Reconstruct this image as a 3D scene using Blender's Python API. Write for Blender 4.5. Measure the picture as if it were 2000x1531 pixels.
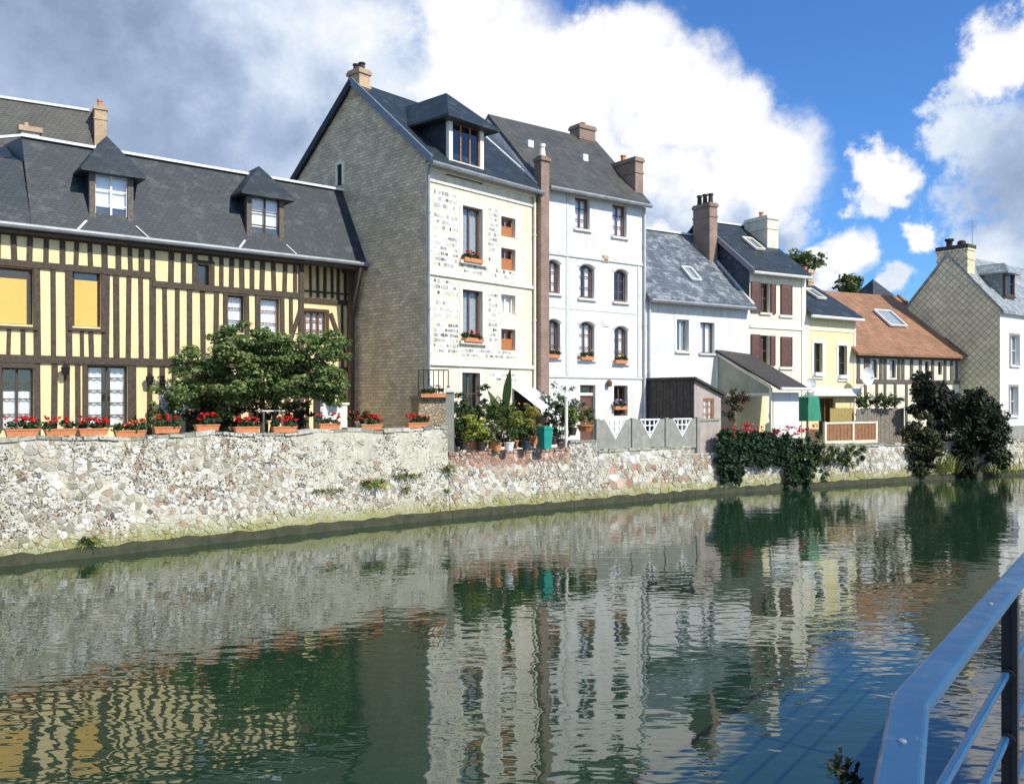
import bpy, math, random
import numpy as np
from mathutils import Vector
random.seed(7)
scn = bpy.context.scene
for o in list(bpy.data.objects): bpy.data.objects.remove(o)
COL = scn.collection
R = math.radians
# ------------------------------------------------------------ camera
FPX, CX, HY, EYE = 1700.0, 1000.0, 780.0, 3.3
cam = bpy.data.cameras.new("camera"); co = bpy.data.objects.new("camera", cam); COL.objects.link(co)
cam.sensor_width = 36; cam.lens = 36*FPX/2000; cam.shift_y = (HY-765.5)/2000
cam.clip_start = .05; cam.clip_end = 3000
co.location = (0, 0, EYE); co.rotation_euler = (R(90), 0, 0); scn.camera = co
scn.render.resolution_x = 1024; scn.render.resolution_y = 783
# ------------------------------------------------------------ light and sky
SUN = Vector((.79*math.cos(R(40)), -.613*math.cos(R(40)), math.sin(R(40)))).normalized()
sl = bpy.data.lights.new("sun", 'SUN'); sl.energy = 4.9; sl.angle = R(.5); sl.color = (1, .94, .82)
so = bpy.data.objects.new("sun", sl); COL.objects.link(so); so.rotation_euler = SUN.to_track_quat('Z', 'Y').to_euler()
scn.view_settings.view_transform = 'Standard'; scn.view_settings.look = 'None'
scn.view_settings.exposure = 0.0; scn.view_settings.gamma = 1
w = bpy.data.worlds.new("World"); scn.world = w; w.use_nodes = True
def make_world():
    nt = w.node_tree; nt.nodes.clear(); N = nt.nodes.new; L = nt.links.new
    out = N('ShaderNodeOutputWorld'); bg = N('ShaderNodeBackground'); bg.inputs[1].default_value = .1
    L(bg.outputs[0], out.inputs[0])
    sky = N('ShaderNodeTexSky'); sky.sky_type = 'NISHITA'; sky.sun_disc = False
    sky.sun_elevation = R(40); sky.sun_rotation = math.atan2(SUN.x, SUN.y); sky.air_density = 1.0; sky.dust_density = .4; sky.ozone_density = 2.0
    tc = N('ShaderNodeTexCoord')
    def mth(op, a, b=None, clamp=False):
        n = N('ShaderNodeMath'); n.operation = op; n.use_clamp = clamp
        for i, v in enumerate((a, b)):
            if v is None: continue
            if isinstance(v, (int, float)): n.inputs[i].default_value = v
            else: L(v, n.inputs[i])
        return n.outputs[0]
    def noise(scale, detail, rough, vec, off=0):
        n = N('ShaderNodeTexNoise'); n.inputs['Scale'].default_value = scale; n.inputs['Detail'].default_value = detail
        n.inputs['Roughness'].default_value = rough; mp = N('ShaderNodeMapping'); mp.inputs['Location'].default_value = (off, off*2, off)
        L(vec, mp.inputs[0]); L(mp.outputs[0], n.inputs['Vector']); return n
    G = tc.outputs['Generated']
    big = noise(4, 10, .62, G); fine = noise(16, 8, .6, G, 3)
    # wobble the direction so that cloud edges billow
    sub = N('ShaderNodeVectorMath'); sub.operation = 'SUBTRACT'; L(fine.outputs['Color'], sub.inputs[0]); sub.inputs[1].default_value = (.5, .5, .5)
    sc = N('ShaderNodeVectorMath'); sc.operation = 'SCALE'; L(sub.outputs[0], sc.inputs[0]); sc.inputs[3].default_value = .11
    ad = N('ShaderNodeVectorMath'); ad.operation = 'ADD'; L(G, ad.inputs[0]); L(sc.outputs[0], ad.inputs[1]); D = ad.outputs[0]
    def dirv(px, py): return Vector(((px-CX)/FPX, 1, (HY-py)/FPX)).normalized()
    def field(blobs):
        cur = None
        for (px, py, r) in blobs:
            c = dirv(px, py); rr = (dirv(px+r, py)-c).length
            di = N('ShaderNodeVectorMath'); di.operation = 'DISTANCE'; L(D, di.inputs[0]); di.inputs[1].default_value = c
            f = mth('SUBTRACT', 1.0, mth('DIVIDE', di.outputs['Value'], rr))
            cur = f if cur is None else mth('MAXIMUM', cur, f)
        return cur
    cover = field([(-300, 250, 700), (300, 200, 640), (700, 380, 420), (900, -60, 170), (960, 200, 220), (1090, 190, 150), (1230, 130, 125), (1330, 230, 150),
                   (1420, 240, 105), (1480, 330, 140), (1300, 420, 180), (1130, 380, 220), (1440, 430, 130), (1520, 350, 70), (1530, 460, 60),
                   (1730, 330, 62), (1690, 390, 45), (1800, 445, 48), (1650, 510, 60), (1590, 540, 50), (1940, 130, 115), (1880, 190, 70), (2010, 60, 60), (1980, 330, 170),
                   (1900, 280, 90), (1960, 500, 120), (2150, 300, 260), (1750, 560, 45), (-900, 100, 900)])
    gen = mth('MULTIPLY', mth('SUBTRACT', big.outputs['Fac'], .44), 2.2)      # unseen clouds behind the camera, thickened for neutral fill light
    sx = N('ShaderNodeSeparateXYZ'); L(G, sx.inputs[0])
    back = mth('SUBTRACT', gen, mth('MULTIPLY', mth('ADD', sx.outputs['Y'], .1, True), 6.0))
    cover = mth('MAXIMUM', cover, back)
    dens = mth('ADD', cover, mth('MULTIPLY', mth('SUBTRACT', big.outputs['Fac'], .5), 1.0))
    dens = mth('ADD', dens, mth('MULTIPLY', mth('SUBTRACT', fine.outputs['Fac'], .5), .8))
    ms = N('ShaderNodeMapRange'); ms.interpolation_type = 'SMOOTHSTEP'; L(dens, ms.inputs[0]); ms.inputs[1].default_value = -.12; ms.inputs[2].default_value = .42
    white = field([(1180, 190, 300), (1030, 110, 240), (1380, 260, 230), (1500, 330, 140), (1730, 320, 70), (1650, 500, 80), (1960, 100, 150), (1790, 440, 50), (1290, 480, 70)])
    grey = field([(1330, 490, 260), (1980, 380, 200), (330, 230, 330), (250, 150, 260), (560, 280, 200)])
    wv = mth('SUBTRACT', mth('ADD', mth('MULTIPLY', mth('MAXIMUM', white, 0), 1.5), .60), mth('MULTIPLY', mth('MAXIMUM', grey, 0), .42))
    lowf = noise(1.7, 4, .5, G, 9); wv = mth('ADD', wv, mth('MULTIPLY', mth('SUBTRACT', lowf.outputs['Fac'], .5), 1.0))
    wv = mth('ADD', wv, mth('MULTIPLY', mth('SUBTRACT', big.outputs['Fac'], .5), 1.8))
    wv = mth('ADD', wv, mth('MULTIPLY', mth('SUBTRACT', fine.outputs['Fac'], .5), .8), False)
    cr = N('ShaderNodeValToRGB'); L(wv, cr.inputs[0]); e = cr.color_ramp.elements
    e[0].position = 0; e[0].color = (.27, .36, .52, 1); e[1].position = 1; e[1].color = (1, 1, 1, 1)
    m = e.new(.35); m.color = (.42, .53, .73, 1); m = e.new(.7); m.color = (.72, .81, .94, 1)
    up = N('ShaderNodeVectorMath'); up.operation = 'SCALE'; L(cr.outputs[0], up.inputs[0]); up.inputs[3].default_value = 10.2
    tint = N('ShaderNodeMix'); tint.data_type = 'RGBA'; tint.blend_type = 'MULTIPLY'; tint.inputs[0].default_value = 1
    L(sky.outputs[0], tint.inputs[6]); tint.inputs[7].default_value = (.66, 1.18, 1.85, 1)
    mx = N('ShaderNodeMix'); mx.data_type = 'RGBA'; L(ms.outputs[0], mx.inputs[0]); L(tint.outputs[2], mx.inputs[6]); L(up.outputs[0], mx.inputs[7])
    L(mx.outputs[2], bg.inputs[0])
make_world()
# ------------------------------------------------------------ pixel -> place on a real plane
def P(px, D): return Vector(((px-CX)/FPX*D, D))
def at(px, py, D): return Vector(((px-CX)/FPX*D, D, EYE+(HY-py)/FPX*D))
class Fac:
    """vertical plane through plan points A and B; u along it, y = depth behind it (towards the land)"""
    def __init__(s, A, B):
        s.A = A; s.B = B; s.W = (B-A).length; s.d = (B-A)/s.W; s.b = Vector((-s.d.y, s.d.x)); s.rot = math.atan2(s.d.y, s.d.x)
    def u(s, px, y=0):
        k = (px-CX)/FPX; a = s.A+s.b*y
        return (k*a.y-a.x)/(s.d.x-k*s.d.y)
    def D(s, px, y=0): return (s.A+s.b*y+s.d*s.u(px, y)).y
    def z(s, px, py, y=0): return EYE+(HY-py)/FPX*s.D(px, y)
    def rect(s, x0, y0, x1, y1, y=0):
        xm = (x0+x1)/2
        return (s.u(x0, y), s.u(x1, y), s.z(xm, y1, y), s.z(xm, y0, y))
    def w(s, u, y=0, z=0):
        q = s.A+s.d*u+s.b*y; return Vector((q.x, q.y, z))
# ------------------------------------------------------------ mesh building
def tag(o, label=None, cat=None, group=None, kind=None):
    if label: o['label'] = label
    if cat: o['category'] = cat
    if group: o['group'] = group
    if kind: o['kind'] = kind
    return o
ZB = {}
def thing(name, label, cat, loc, rot=0, group=None):
    o = bpy.data.objects.new(name, None); COL.objects.link(o); o.empty_display_size = .3
    o.location = loc; o.rotation_euler = (0, 0, rot); tag(o, label, cat, group); return o
class MB:
    def __init__(s): s.v = []; s.f = []; s.c = []; s.cur = (.5, .5, .5); s.m = []; s.mi = 0
    def face(s, pts, col=None):
        i = len(s.v); s.v.extend([tuple(p) for p in pts]); s.f.append(tuple(range(i, i+len(pts)))); s.c.append(col or s.cur); s.m.append(s.mi)
    def box(s, x0, x1, y0, y1, z0, z1, col=None):
        i = len(s.v)
        s.v += [(x0,y0,z0),(x1,y0,z0),(x1,y1,z0),(x0,y1,z0),(x0,y0,z1),(x1,y0,z1),(x1,y1,z1),(x0,y1,z1)]
        for f in ((0,3,2,1),(4,5,6,7),(0,1,5,4),(1,2,6,5),(2,3,7,6),(3,0,4,7)): s.f.append(tuple(i+k for k in f)); s.c.append(col or s.cur); s.m.append(s.mi)
    def bar(s, p, q, a, b, up=Vector((0, 0, 1))):
        """box from p to q, a wide, b high"""
        p = Vector(p); q = Vector(q); d = (q-p).normalized(); sx = d.cross(up)
        if sx.length < 1e-4: sx = Vector((1, 0, 0))
        sx.normalize(); uz = sx.cross(d); i = len(s.v)
        for e in (p, q):
            for (k, l) in ((-1,-1),(1,-1),(1,1),(-1,1)): s.v.append(tuple(e+sx*k*a/2+uz*l*b/2))
        for f in ((0,1,2,3),(7,6,5,4),(0,4,5,1),(1,5,6,2),(2,6,7,3),(3,7,4,0)): s.f.append(tuple(i+k for k in f)); s.c.append(s.cur); s.m.append(s.mi)
    def tube(s, pts, r, n=8, r1=None, cap=True):
        pts = [Vector(p) for p in pts]; i0 = len(s.v); K = len(pts)
        for k, p in enumerate(pts):
            d = (pts[min(k+1, K-1)]-pts[max(k-1, 0)]).normalized()
            a = d.cross(Vector((0, 0, 1)))
            if a.length < .05: a = d.cross(Vector((0, 1, 0)))
            a.normalize(); b = a.cross(d); rr = r if r1 is None else r+(r1-r)*k/(K-1)
            for j in range(n):
                t = 2*math.pi*j/n; s.v.append(tuple(p+a*math.cos(t)*rr+b*math.sin(t)*rr))
        for k in range(K-1):
            for j in range(n):
                s.f.append((i0+k*n+j, i0+k*n+(j+1) % n, i0+(k+1)*n+(j+1) % n, i0+(k+1)*n+j)); s.c.append(s.cur); s.m.append(s.mi)
        if cap:
            s.f.append(tuple(i0+j for j in range(n))[::-1]); s.f.append(tuple(i0+(K-1)*n+j for j in range(n))); s.c += [s.cur]*2; s.m += [s.mi]*2
    def lathe(s, c, prof, n=14):
        i0 = len(s.v)
        for (r, z) in prof:
            for j in range(n):
                t = 2*math.pi*j/n; s.v.append((c[0]+r*math.cos(t), c[1]+r*math.sin(t), c[2]+z))
        for k in range(len(prof)-1):
            for j in range(n): s.f.append((i0+k*n+j, i0+k*n+(j+1) % n, i0+(k+1)*n+(j+1) % n, i0+(k+1)*n+j)); s.c.append(s.cur); s.m.append(s.mi)
        s.f.append(tuple(i0+j for j in range(n))[::-1]); s.f.append(tuple(i0+(len(prof)-1)*n+j for j in range(n))); s.c += [s.cur]*2; s.m += [s.mi]*2
    def extx(s, poly, x0, x1):
        """polygon in (y,z) extruded along x"""
        a = [(x0, y, z) for y, z in poly]; b = [(x1, y, z) for y, z in poly]; n = len(poly)
        s.face(a); s.face(b[::-1])
        for i in range(n): s.face([a[i], b[i], b[(i+1) % n], a[(i+1) % n]])
    def build(s, name, mat, parent=None, smooth=False, zoff=None):
        me = bpy.data.meshes.new(name); zb = 0
        if parent is not None: zb = ZB.get(parent.name, 0)
        if zoff is not None: zb = zoff
        me.from_pydata([(x, y, z-zb) for x, y, z in s.v], [], s.f)
        for m in (mat if isinstance(mat, (list, tuple)) else [mat]): me.materials.append(m)
        if any(s.m): me.polygons.foreach_set('material_index', s.m)
        at_ = me.attributes.new('Col', 'FLOAT_COLOR', 'FACE')
        at_.data.foreach_set('color', np.array([(c[0], c[1], c[2], 1) for c in s.c], dtype=np.float32).ravel())
        if smooth: me.polygons.foreach_set('use_smooth', [True]*len(s.f))
        me.update(); o = bpy.data.objects.new(name, me); COL.objects.link(o)
        if parent is not None: o.parent = parent; ZB[o.name] = zb
        return o
# ------------------------------------------------------------ materials
def newmat(name):
    m = bpy.data.materials.new(name); m.use_nodes = True; nt = m.node_tree; b = nt.nodes['Principled BSDF']; return m, nt, b
def nz(nt, scale, detail=6, rough=.6, stretch=(1, 1, 1), coord='Object', vec=None):
    tc = nt.nodes.new('ShaderNodeTexCoord'); mp = nt.nodes.new('ShaderNodeMapping'); mp.inputs['Scale'].default_value = stretch
    nt.links.new(vec if vec else tc.outputs[coord], mp.inputs[0]); n = nt.nodes.new('ShaderNodeTexNoise')
    n.inputs['Scale'].default_value = scale; n.inputs['Detail'].default_value = detail; n.inputs['Roughness'].default_value = rough
    nt.links.new(mp.outputs[0], n.inputs['Vector']); return n.outputs['Fac']
def rampn(nt, fac, stops):
    r = nt.nodes.new('ShaderNodeValToRGB'); nt.links.new(fac, r.inputs[0]); e = r.color_ramp.elements
    e[0].position, e[0].color = stops[0][0], (*stops[0][1], 1); e[1].position, e[1].color = stops[-1][0], (*stops[-1][1], 1)
    for p, c in stops[1:-1]: k = e.new(p); k.color = (*c, 1)
    return r.outputs[0]
def mixc(nt, fac, a, b, mode='MIX'):
    m = nt.nodes.new('ShaderNodeMix'); m.data_type = 'RGBA'; m.blend_type = mode
    for i, v in ((0, fac), (6, a), (7, b)):
        if isinstance(v, (int, float)): m.inputs[i].default_value = v
        elif isinstance(v, tuple): m.inputs[i].default_value = (*v, 1)
        else: nt.links.new(v, m.inputs[i])
    return m.outputs[2]
def bump(nt, b, h, strength, dist=.02):
    n = nt.nodes.new('ShaderNodeBump'); n.inputs['Strength'].default_value = strength; n.inputs['Distance'].default_value = dist
    nt.links.new(h, n.inputs['Height']); nt.links.new(n.outputs[0], b.inputs['Normal'])
def wallvec(nt, kz=1.0):
    tc = nt.nodes.new('ShaderNodeTexCoord'); s = nt.nodes.new('ShaderNodeSeparateXYZ'); nt.links.new(tc.outputs['Object'], s.inputs[0])
    a = nt.nodes.new('ShaderNodeMath'); a.operation = 'ADD'; nt.links.new(s.outputs[0], a.inputs[0]); nt.links.new(s.outputs[1], a.inputs[1])
    k = nt.nodes.new('ShaderNodeMath'); k.operation = 'MULTIPLY'; nt.links.new(s.outputs[2], k.inputs[0]); k.inputs[1].default_value = kz
    c = nt.nodes.new('ShaderNodeCombineXYZ'); nt.links.new(a.outputs[0], c.inputs[0]); nt.links.new(k.outputs[0], c.inputs[1]); return c.outputs[0], s
def plain(name, col, var=.25, scale=6, rough=.7, bmp=.15, streak=0, stain=(.3, .28, .22), metal=0):
    m, nt, b = newmat(name); f = nz(nt, scale)
    lo = tuple(c*(1-var) for c in col); hi = tuple(min(1, c*(1+var*.6)) for c in col)
    c = rampn(nt, f, [(.3, lo), (.7, hi)])
    if streak:
        g = nz(nt, 1.6, 8, .65, (2.2, 2.2, .45)); g2 = rampn(nt, g, [(.44, (0, 0, 0)), (.68, (streak,)*3)]); c = mixc(nt, g2, c, stain)
    nt.links.new(c, b.inputs['Base Color']); b.inputs['Roughness'].default_value = rough; b.inputs['Metallic'].default_value = metal
    if bmp: bump(nt, b, nz(nt, scale*8, 4), bmp, .01)
    return m
def slates(name, c1, c2, w_=.22, h=.14, kz=1.4, patch=None, rough=.55, mortar=.45, bmp=.6, pstops=(.5, .62), frost=.9):
    m, nt, b = newmat(name); v, s = wallvec(nt, kz)
    t = nt.nodes.new('ShaderNodeTexBrick'); nt.links.new(v, t.inputs['Vector']); t.inputs['Scale'].default_value = 1
    t.inputs['Brick Width'].default_value = w_; t.inputs['Row Height'].default_value = h; t.inputs['Mortar Size'].default_value = .008
    t.inputs['Color1'].default_value = (*c1, 1); t.inputs['Color2'].default_value = (*c2, 1); t.inputs['Mortar'].default_value = (*[x*mortar for x in c1], 1)
    t.inputs['Mortar Smooth'].default_value = .3; c = t.outputs['Color']
    c = mixc(nt, 1.0, c, rampn(nt, nz(nt, 1.1, 8, .7), [(.3, (.72,)*3), (.7, (1.25,)*3)]), 'MULTIPLY')
    if patch:
        g = nz(nt, 2.3, 10, .75, (1, 1, 1.4)); f = rampn(nt, g, [(pstops[0], (0, 0, 0)), (pstops[1], (frost,)*3)]); c = mixc(nt, f, c, patch)
    nt.links.new(c, b.inputs['Base Color']); b.inputs['Roughness'].default_value = rough
    inv = nt.nodes.new('ShaderNodeMath'); inv.operation = 'SUBTRACT'; inv.inputs[0].default_value = 1; nt.links.new(t.outputs['Fac'], inv.inputs[1])
    ad = nt.nodes.new('ShaderNodeMath'); ad.operation = 'ADD'; nt.links.new(inv.outputs[0], ad.inputs[0]); nt.links.new(nz(nt, 9, 4), ad.inputs[1])
    bump(nt, b, ad.outputs[0], bmp, .02); return m
def rubble(name, cols, mortar, scale=7, zs=1.5, bmp=.8, big=.5):
    """irregular stones: voronoi cells with mortar gaps"""
    m, nt, b = newmat(name); v, s = wallvec(nt, 1)
    dn = nt.nodes.new('ShaderNodeTexNoise'); dn.inputs['Scale'].default_value = 5; nt.links.new(v, dn.inputs['Vector'])
    ofs = nt.nodes.new('ShaderNodeVectorMath'); ofs.operation = 'SCALE'; nt.links.new(dn.outputs['Color'], ofs.inputs[0]); ofs.inputs[3].default_value = .12
    ad = nt.nodes.new('ShaderNodeVectorMath'); ad.operation = 'ADD'; nt.links.new(v, ad.inputs[0]); nt.links.new(ofs.outputs[0], ad.inputs[1])
    mp = nt.nodes.new('ShaderNodeMapping'); mp.inputs['Scale'].default_value = (1, zs, 1); nt.links.new(ad.outputs[0], mp.inputs[0])
    vo = nt.nodes.new('ShaderNodeTexVoronoi'); vo.inputs['Scale'].default_value = scale; nt.links.new(mp.outputs[0], vo.inputs['Vector'])
    ve = nt.nodes.new('ShaderNodeTexVoronoi'); ve.feature = 'DISTANCE_TO_EDGE'; ve.inputs['Scale'].default_value = scale; nt.links.new(mp.outputs[0], ve.inputs['Vector'])
    sp = nt.nodes.new('ShaderNodeSeparateColor'); nt.links.new(vo.outputs['Color'], sp.inputs[0])
    n = len(cols); c = rampn(nt, sp.outputs[0], [(i/(n-1), cols[i]) for i in range(n)])
    c = mixc(nt, 1.0, c, rampn(nt, nz(nt, big*2, 8, .7), [(.34, (.55,)*3), (.66, (1.35,)*3)]), 'MULTIPLY')
    e = rampn(nt, ve.outputs['Distance'], [(.02, (1, 1, 1)), (.09, (0, 0, 0))]); c = mixc(nt, e, c, mortar)
    nt.links.new(c, b.inputs['Base Color']); b.inputs['Roughness'].default_value = .9
    hh = rampn(nt, ve.outputs['Distance'], [(0, (0, 0, 0)), (.15, (1, 1, 1))]); bump(nt, b, hh, bmp, .03); return m
def attrmat(name, rough=.85, bmp=.4, var=.3, transl=0, scale=30, moss=None, spec=.3):
    m, nt, b = newmat(name); a = nt.nodes.new('ShaderNodeAttribute'); a.attribute_name = 'Col'
    c = mixc(nt, 1.0, a.outputs['Color'], rampn(nt, nz(nt, scale), [(.3, (1-var,)*3), (.7, (1+var,)*3)]), 'MULTIPLY')
    if moss:
        v, s = wallvec(nt); mr = nt.nodes.new('ShaderNodeMapRange'); nt.links.new(s.outputs[2], mr.inputs[0]); mr.inputs[1].default_value = moss[1]; mr.inputs[2].default_value = .1
        ml = nt.nodes.new('ShaderNodeMath'); ml.operation = 'MULTIPLY'; nt.links.new(mr.outputs[0], ml.inputs[0]); nt.links.new(nz(nt, 3, 6), ml.inputs[1])
        c = mixc(nt, rampn(nt, ml.outputs[0], [(.05, (0, 0, 0)), (.45, (.9,)*3)]), c, moss[0])
        g = rampn(nt, nz(nt, 1.6, 10, .75), [(.46, (0, 0, 0)), (.62, (.6,)*3)]); c = mixc(nt, g, c, (.25, .23, .15))
    nt.links.new(c, b.inputs['Base Color']); b.inputs['Roughness'].default_value = rough; b.inputs['Specular IOR Level'].default_value = spec
    if bmp: bump(nt, b, nz(nt, scale*1.6, 5), bmp, .01)
    if transl:
        t = nt.nodes.new('ShaderNodeBsdfTranslucent'); nt.links.new(c, t.inputs[0]); mx = nt.nodes.new('ShaderNodeMixShader'); mx.inputs[0].default_value = transl
        nt.links.new(b.outputs[0], mx.inputs[1]); nt.links.new(t.outputs[0], mx.inputs[2]); nt.links.new(mx.outputs[0], nt.nodes['Material Output'].inputs[0])
    return m
def wallmat(name, base=None, bmp=.6):
    """stones (colour from the mesh) or mortar, both sprinkled with small dark flints and mossy near the water"""
    m, nt, b = newmat(name); v, s = wallvec(nt)
    if base: c = rampn(nt, nz(nt, 5, 8, .7), [(.3, tuple(x*.72 for x in base)), (.7, tuple(min(1, x*1.15) for x in base))])
    else: a = nt.nodes.new('ShaderNodeAttribute'); a.attribute_name = 'Col'; c = mixc(nt, 1.0, a.outputs['Color'], rampn(nt, nz(nt, 17, 8, .75), [(.28, (.6,)*3), (.72, (1.3,)*3)]), 'MULTIPLY')
    def specks(c, scale, thr, keep, col, zs=1.4):
        mp = nt.nodes.new('ShaderNodeMapping'); mp.inputs['Scale'].default_value = (1, zs, 1); nt.links.new(v, mp.inputs[0])
        vo = nt.nodes.new('ShaderNodeTexVoronoi'); vo.inputs['Scale'].default_value = scale; nt.links.new(mp.outputs[0], vo.inputs['Vector'])
        sp = nt.nodes.new('ShaderNodeSeparateColor'); nt.links.new(vo.outputs['Color'], sp.inputs[0])
        d = rampn(nt, vo.outputs['Distance'], [(thr*.7, (1, 1, 1)), (thr, (0, 0, 0))]); k = rampn(nt, sp.outputs[1], [(keep-.02, (1, 1, 1)), (keep, (0, 0, 0))])
        reg = rampn(nt, nz(nt, 1.4, 4, .6), [(.42, (.15,)*3), (.58, (1, 1, 1))]); f = mixc(nt, 1.0, mixc(nt, 1.0, d, k, 'MULTIPLY'), reg, 'MULTIPLY'); return mixc(nt, f, c, col)
    c = specks(c, 11, .46, .44, (.11, .105, .085)); c = specks(c, 6.5, .5, .24, (.84, .83, .78), 2.2); c = specks(c, 19, .5, .45, (.03, .03, .028)); c = specks(c, 8, .34, .3, (.05, .048, .042), 2.4); c = specks(c, 4.5, .45, .09, (.40, .24, .15), 2.2)
    g = rampn(nt, nz(nt, 1.2, 10, .75), [(.5, (0, 0, 0)), (.66, (.55,)*3)]); c = mixc(nt, g, c, (.34, .32, .21))
    mr = nt.nodes.new('ShaderNodeMapRange'); nt.links.new(s.outputs[2], mr.inputs[0]); mr.inputs[1].default_value = .8; mr.inputs[2].default_value = .15
    ml = nt.nodes.new('ShaderNodeMath'); ml.operation = 'MULTIPLY'; nt.links.new(mr.outputs[0], ml.inputs[0]); nt.links.new(nz(nt, 2.5, 8, .7), ml.inputs[1])
    c = mixc(nt, rampn(nt, ml.outputs[0], [(.12, (0, 0, 0)), (.45, (.85,)*3)]), c, (.30, .30, .10))
    nt.links.new(c, b.inputs['Base Color']); b.inputs['Roughness'].default_value = .93; b.inputs['Specular IOR Level'].default_value = .2
    bump(nt, b, nz(nt, 26, 8, .75), bmp, .02); return m
def glassmat():
    m, nt, b = newmat('window_glass'); nt.nodes.remove(b); tr = nt.nodes.new('ShaderNodeBsdfTransparent'); tr.inputs[0].default_value = (.95, .97, .97, 1)
    gl = nt.nodes.new('ShaderNodeBsdfGlossy'); gl.inputs['Roughness'].default_value = .02; lw = nt.nodes.new('ShaderNodeLayerWeight'); lw.inputs[0].default_value = .25
    bn = nt.nodes.new('ShaderNodeBump'); bn.inputs['Strength'].default_value = .06; nt.links.new(nz(nt, 3, 2), bn.inputs['Height']); nt.links.new(bn.outputs[0], gl.inputs['Normal'])
    ad = nt.nodes.new('ShaderNodeMath'); ad.operation = 'ADD'; ad.inputs[1].default_value = .1; nt.links.new(lw.outputs['Fresnel'], ad.inputs[0])
    mx = nt.nodes.new('ShaderNodeMixShader'); nt.links.new(ad.outputs[0], mx.inputs[0]); nt.links.new(tr.outputs[0], mx.inputs[1]); nt.links.new(gl.outputs[0], mx.inputs[2])
    nt.links.new(mx.outputs[0], nt.nodes['Material Output'].inputs[0]); return m
def railpaint():
    m, nt, b = newmat('chipped_blue_rail_paint'); c = rampn(nt, nz(nt, 7, 6, .7), [(.3, (.010, .062, .145)), (.7, (.02, .10, .21))])
    c = mixc(nt, rampn(nt, nz(nt, 60, 5, .7), [(.66, (0, 0, 0)), (.69, (1, 1, 1))]), c, (.10, .045, .02)); c = mixc(nt, rampn(nt, nz(nt, 22, 8, .8), [(.58, (0, 0, 0)), (.7, (.5,)*3)]), c, (.12, .17, .20))
    nt.links.new(c, b.inputs['Base Color']); r = rampn(nt, nz(nt, 14, 6, .7), [(.3, (.22,)*3), (.7, (.5,)*3)]); nt.links.new(r, b.inputs['Roughness']); bump(nt, b, nz(nt, 55, 6, .7), .25, .002); return m
def watermat():
    m, nt, b = newmat('river_water'); b.inputs['Base Color'].default_value = (.015, .040, .019, 1); b.inputs['Roughness'].default_value = .015
    b.inputs['IOR'].default_value = 1.8
    a1 = nz(nt, 1.1, 2, .5, (1, 1.6, 1)); a2 = nz(nt, 4.2, 1.2, .5, (.8, 1.5, 1)); a3 = nz(nt, .35, 2, .5)
    def mm(op, a, c):
        n = nt.nodes.new('ShaderNodeMath'); n.operation = op
        for i, v in enumerate((a, c)):
            if isinstance(v, (int, float)): n.inputs[i].default_value = v
            else: nt.links.new(v, n.inputs[i])
        return n.outputs[0]
    h = mm('ADD', mm('MULTIPLY', a1, .8), mm('MULTIPLY', a2, .42))
    h = mm('MULTIPLY', h, mm('ADD', mm('MULTIPLY', a3, 1.7), -.25))
    bump(nt, b, h, 1.0, .013); return m
def diamondmat(name, c1, c2, c3, size=.33):
    """diagonal slates on a gable"""
    m, nt, b = newmat(name); v, s = wallvec(nt); mp = nt.nodes.new('ShaderNodeMapping'); mp.inputs['Rotation'].default_value = (0, 0, R(45)); nt.links.new(v, mp.inputs[0])
    t = nt.nodes.new('ShaderNodeTexBrick'); t.offset = 0; nt.links.new(mp.outputs[0], t.inputs['Vector']); t.inputs['Scale'].default_value = 1
    t.inputs['Brick Width'].default_value = size; t.inputs['Row Height'].default_value = size; t.inputs['Mortar Size'].default_value = .018; t.inputs['Mortar Smooth'].default_value = .5
    t.inputs['Color1'].default_value = (*c1, 1); t.inputs['Color2'].default_value = (*c2, 1); t.inputs['Mortar'].default_value = (*c3, 1)
    c = mixc(nt, 1.0, t.outputs['Color'], rampn(nt, nz(nt, 1.2, 8, .7), [(.3, (.75,)*3), (.7, (1.2,)*3)]), 'MULTIPLY')
    nt.links.new(c, b.inputs['Base Color']); b.inputs['Roughness'].default_value = .85
    inv = nt.nodes.new('ShaderNodeMath'); inv.operation = 'SUBTRACT'; inv.inputs[0].default_value = 1; nt.links.new(t.outputs['Fac'], inv.inputs[1]); bump(nt, b, inv.outputs[0], .6, .02); return m
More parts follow.
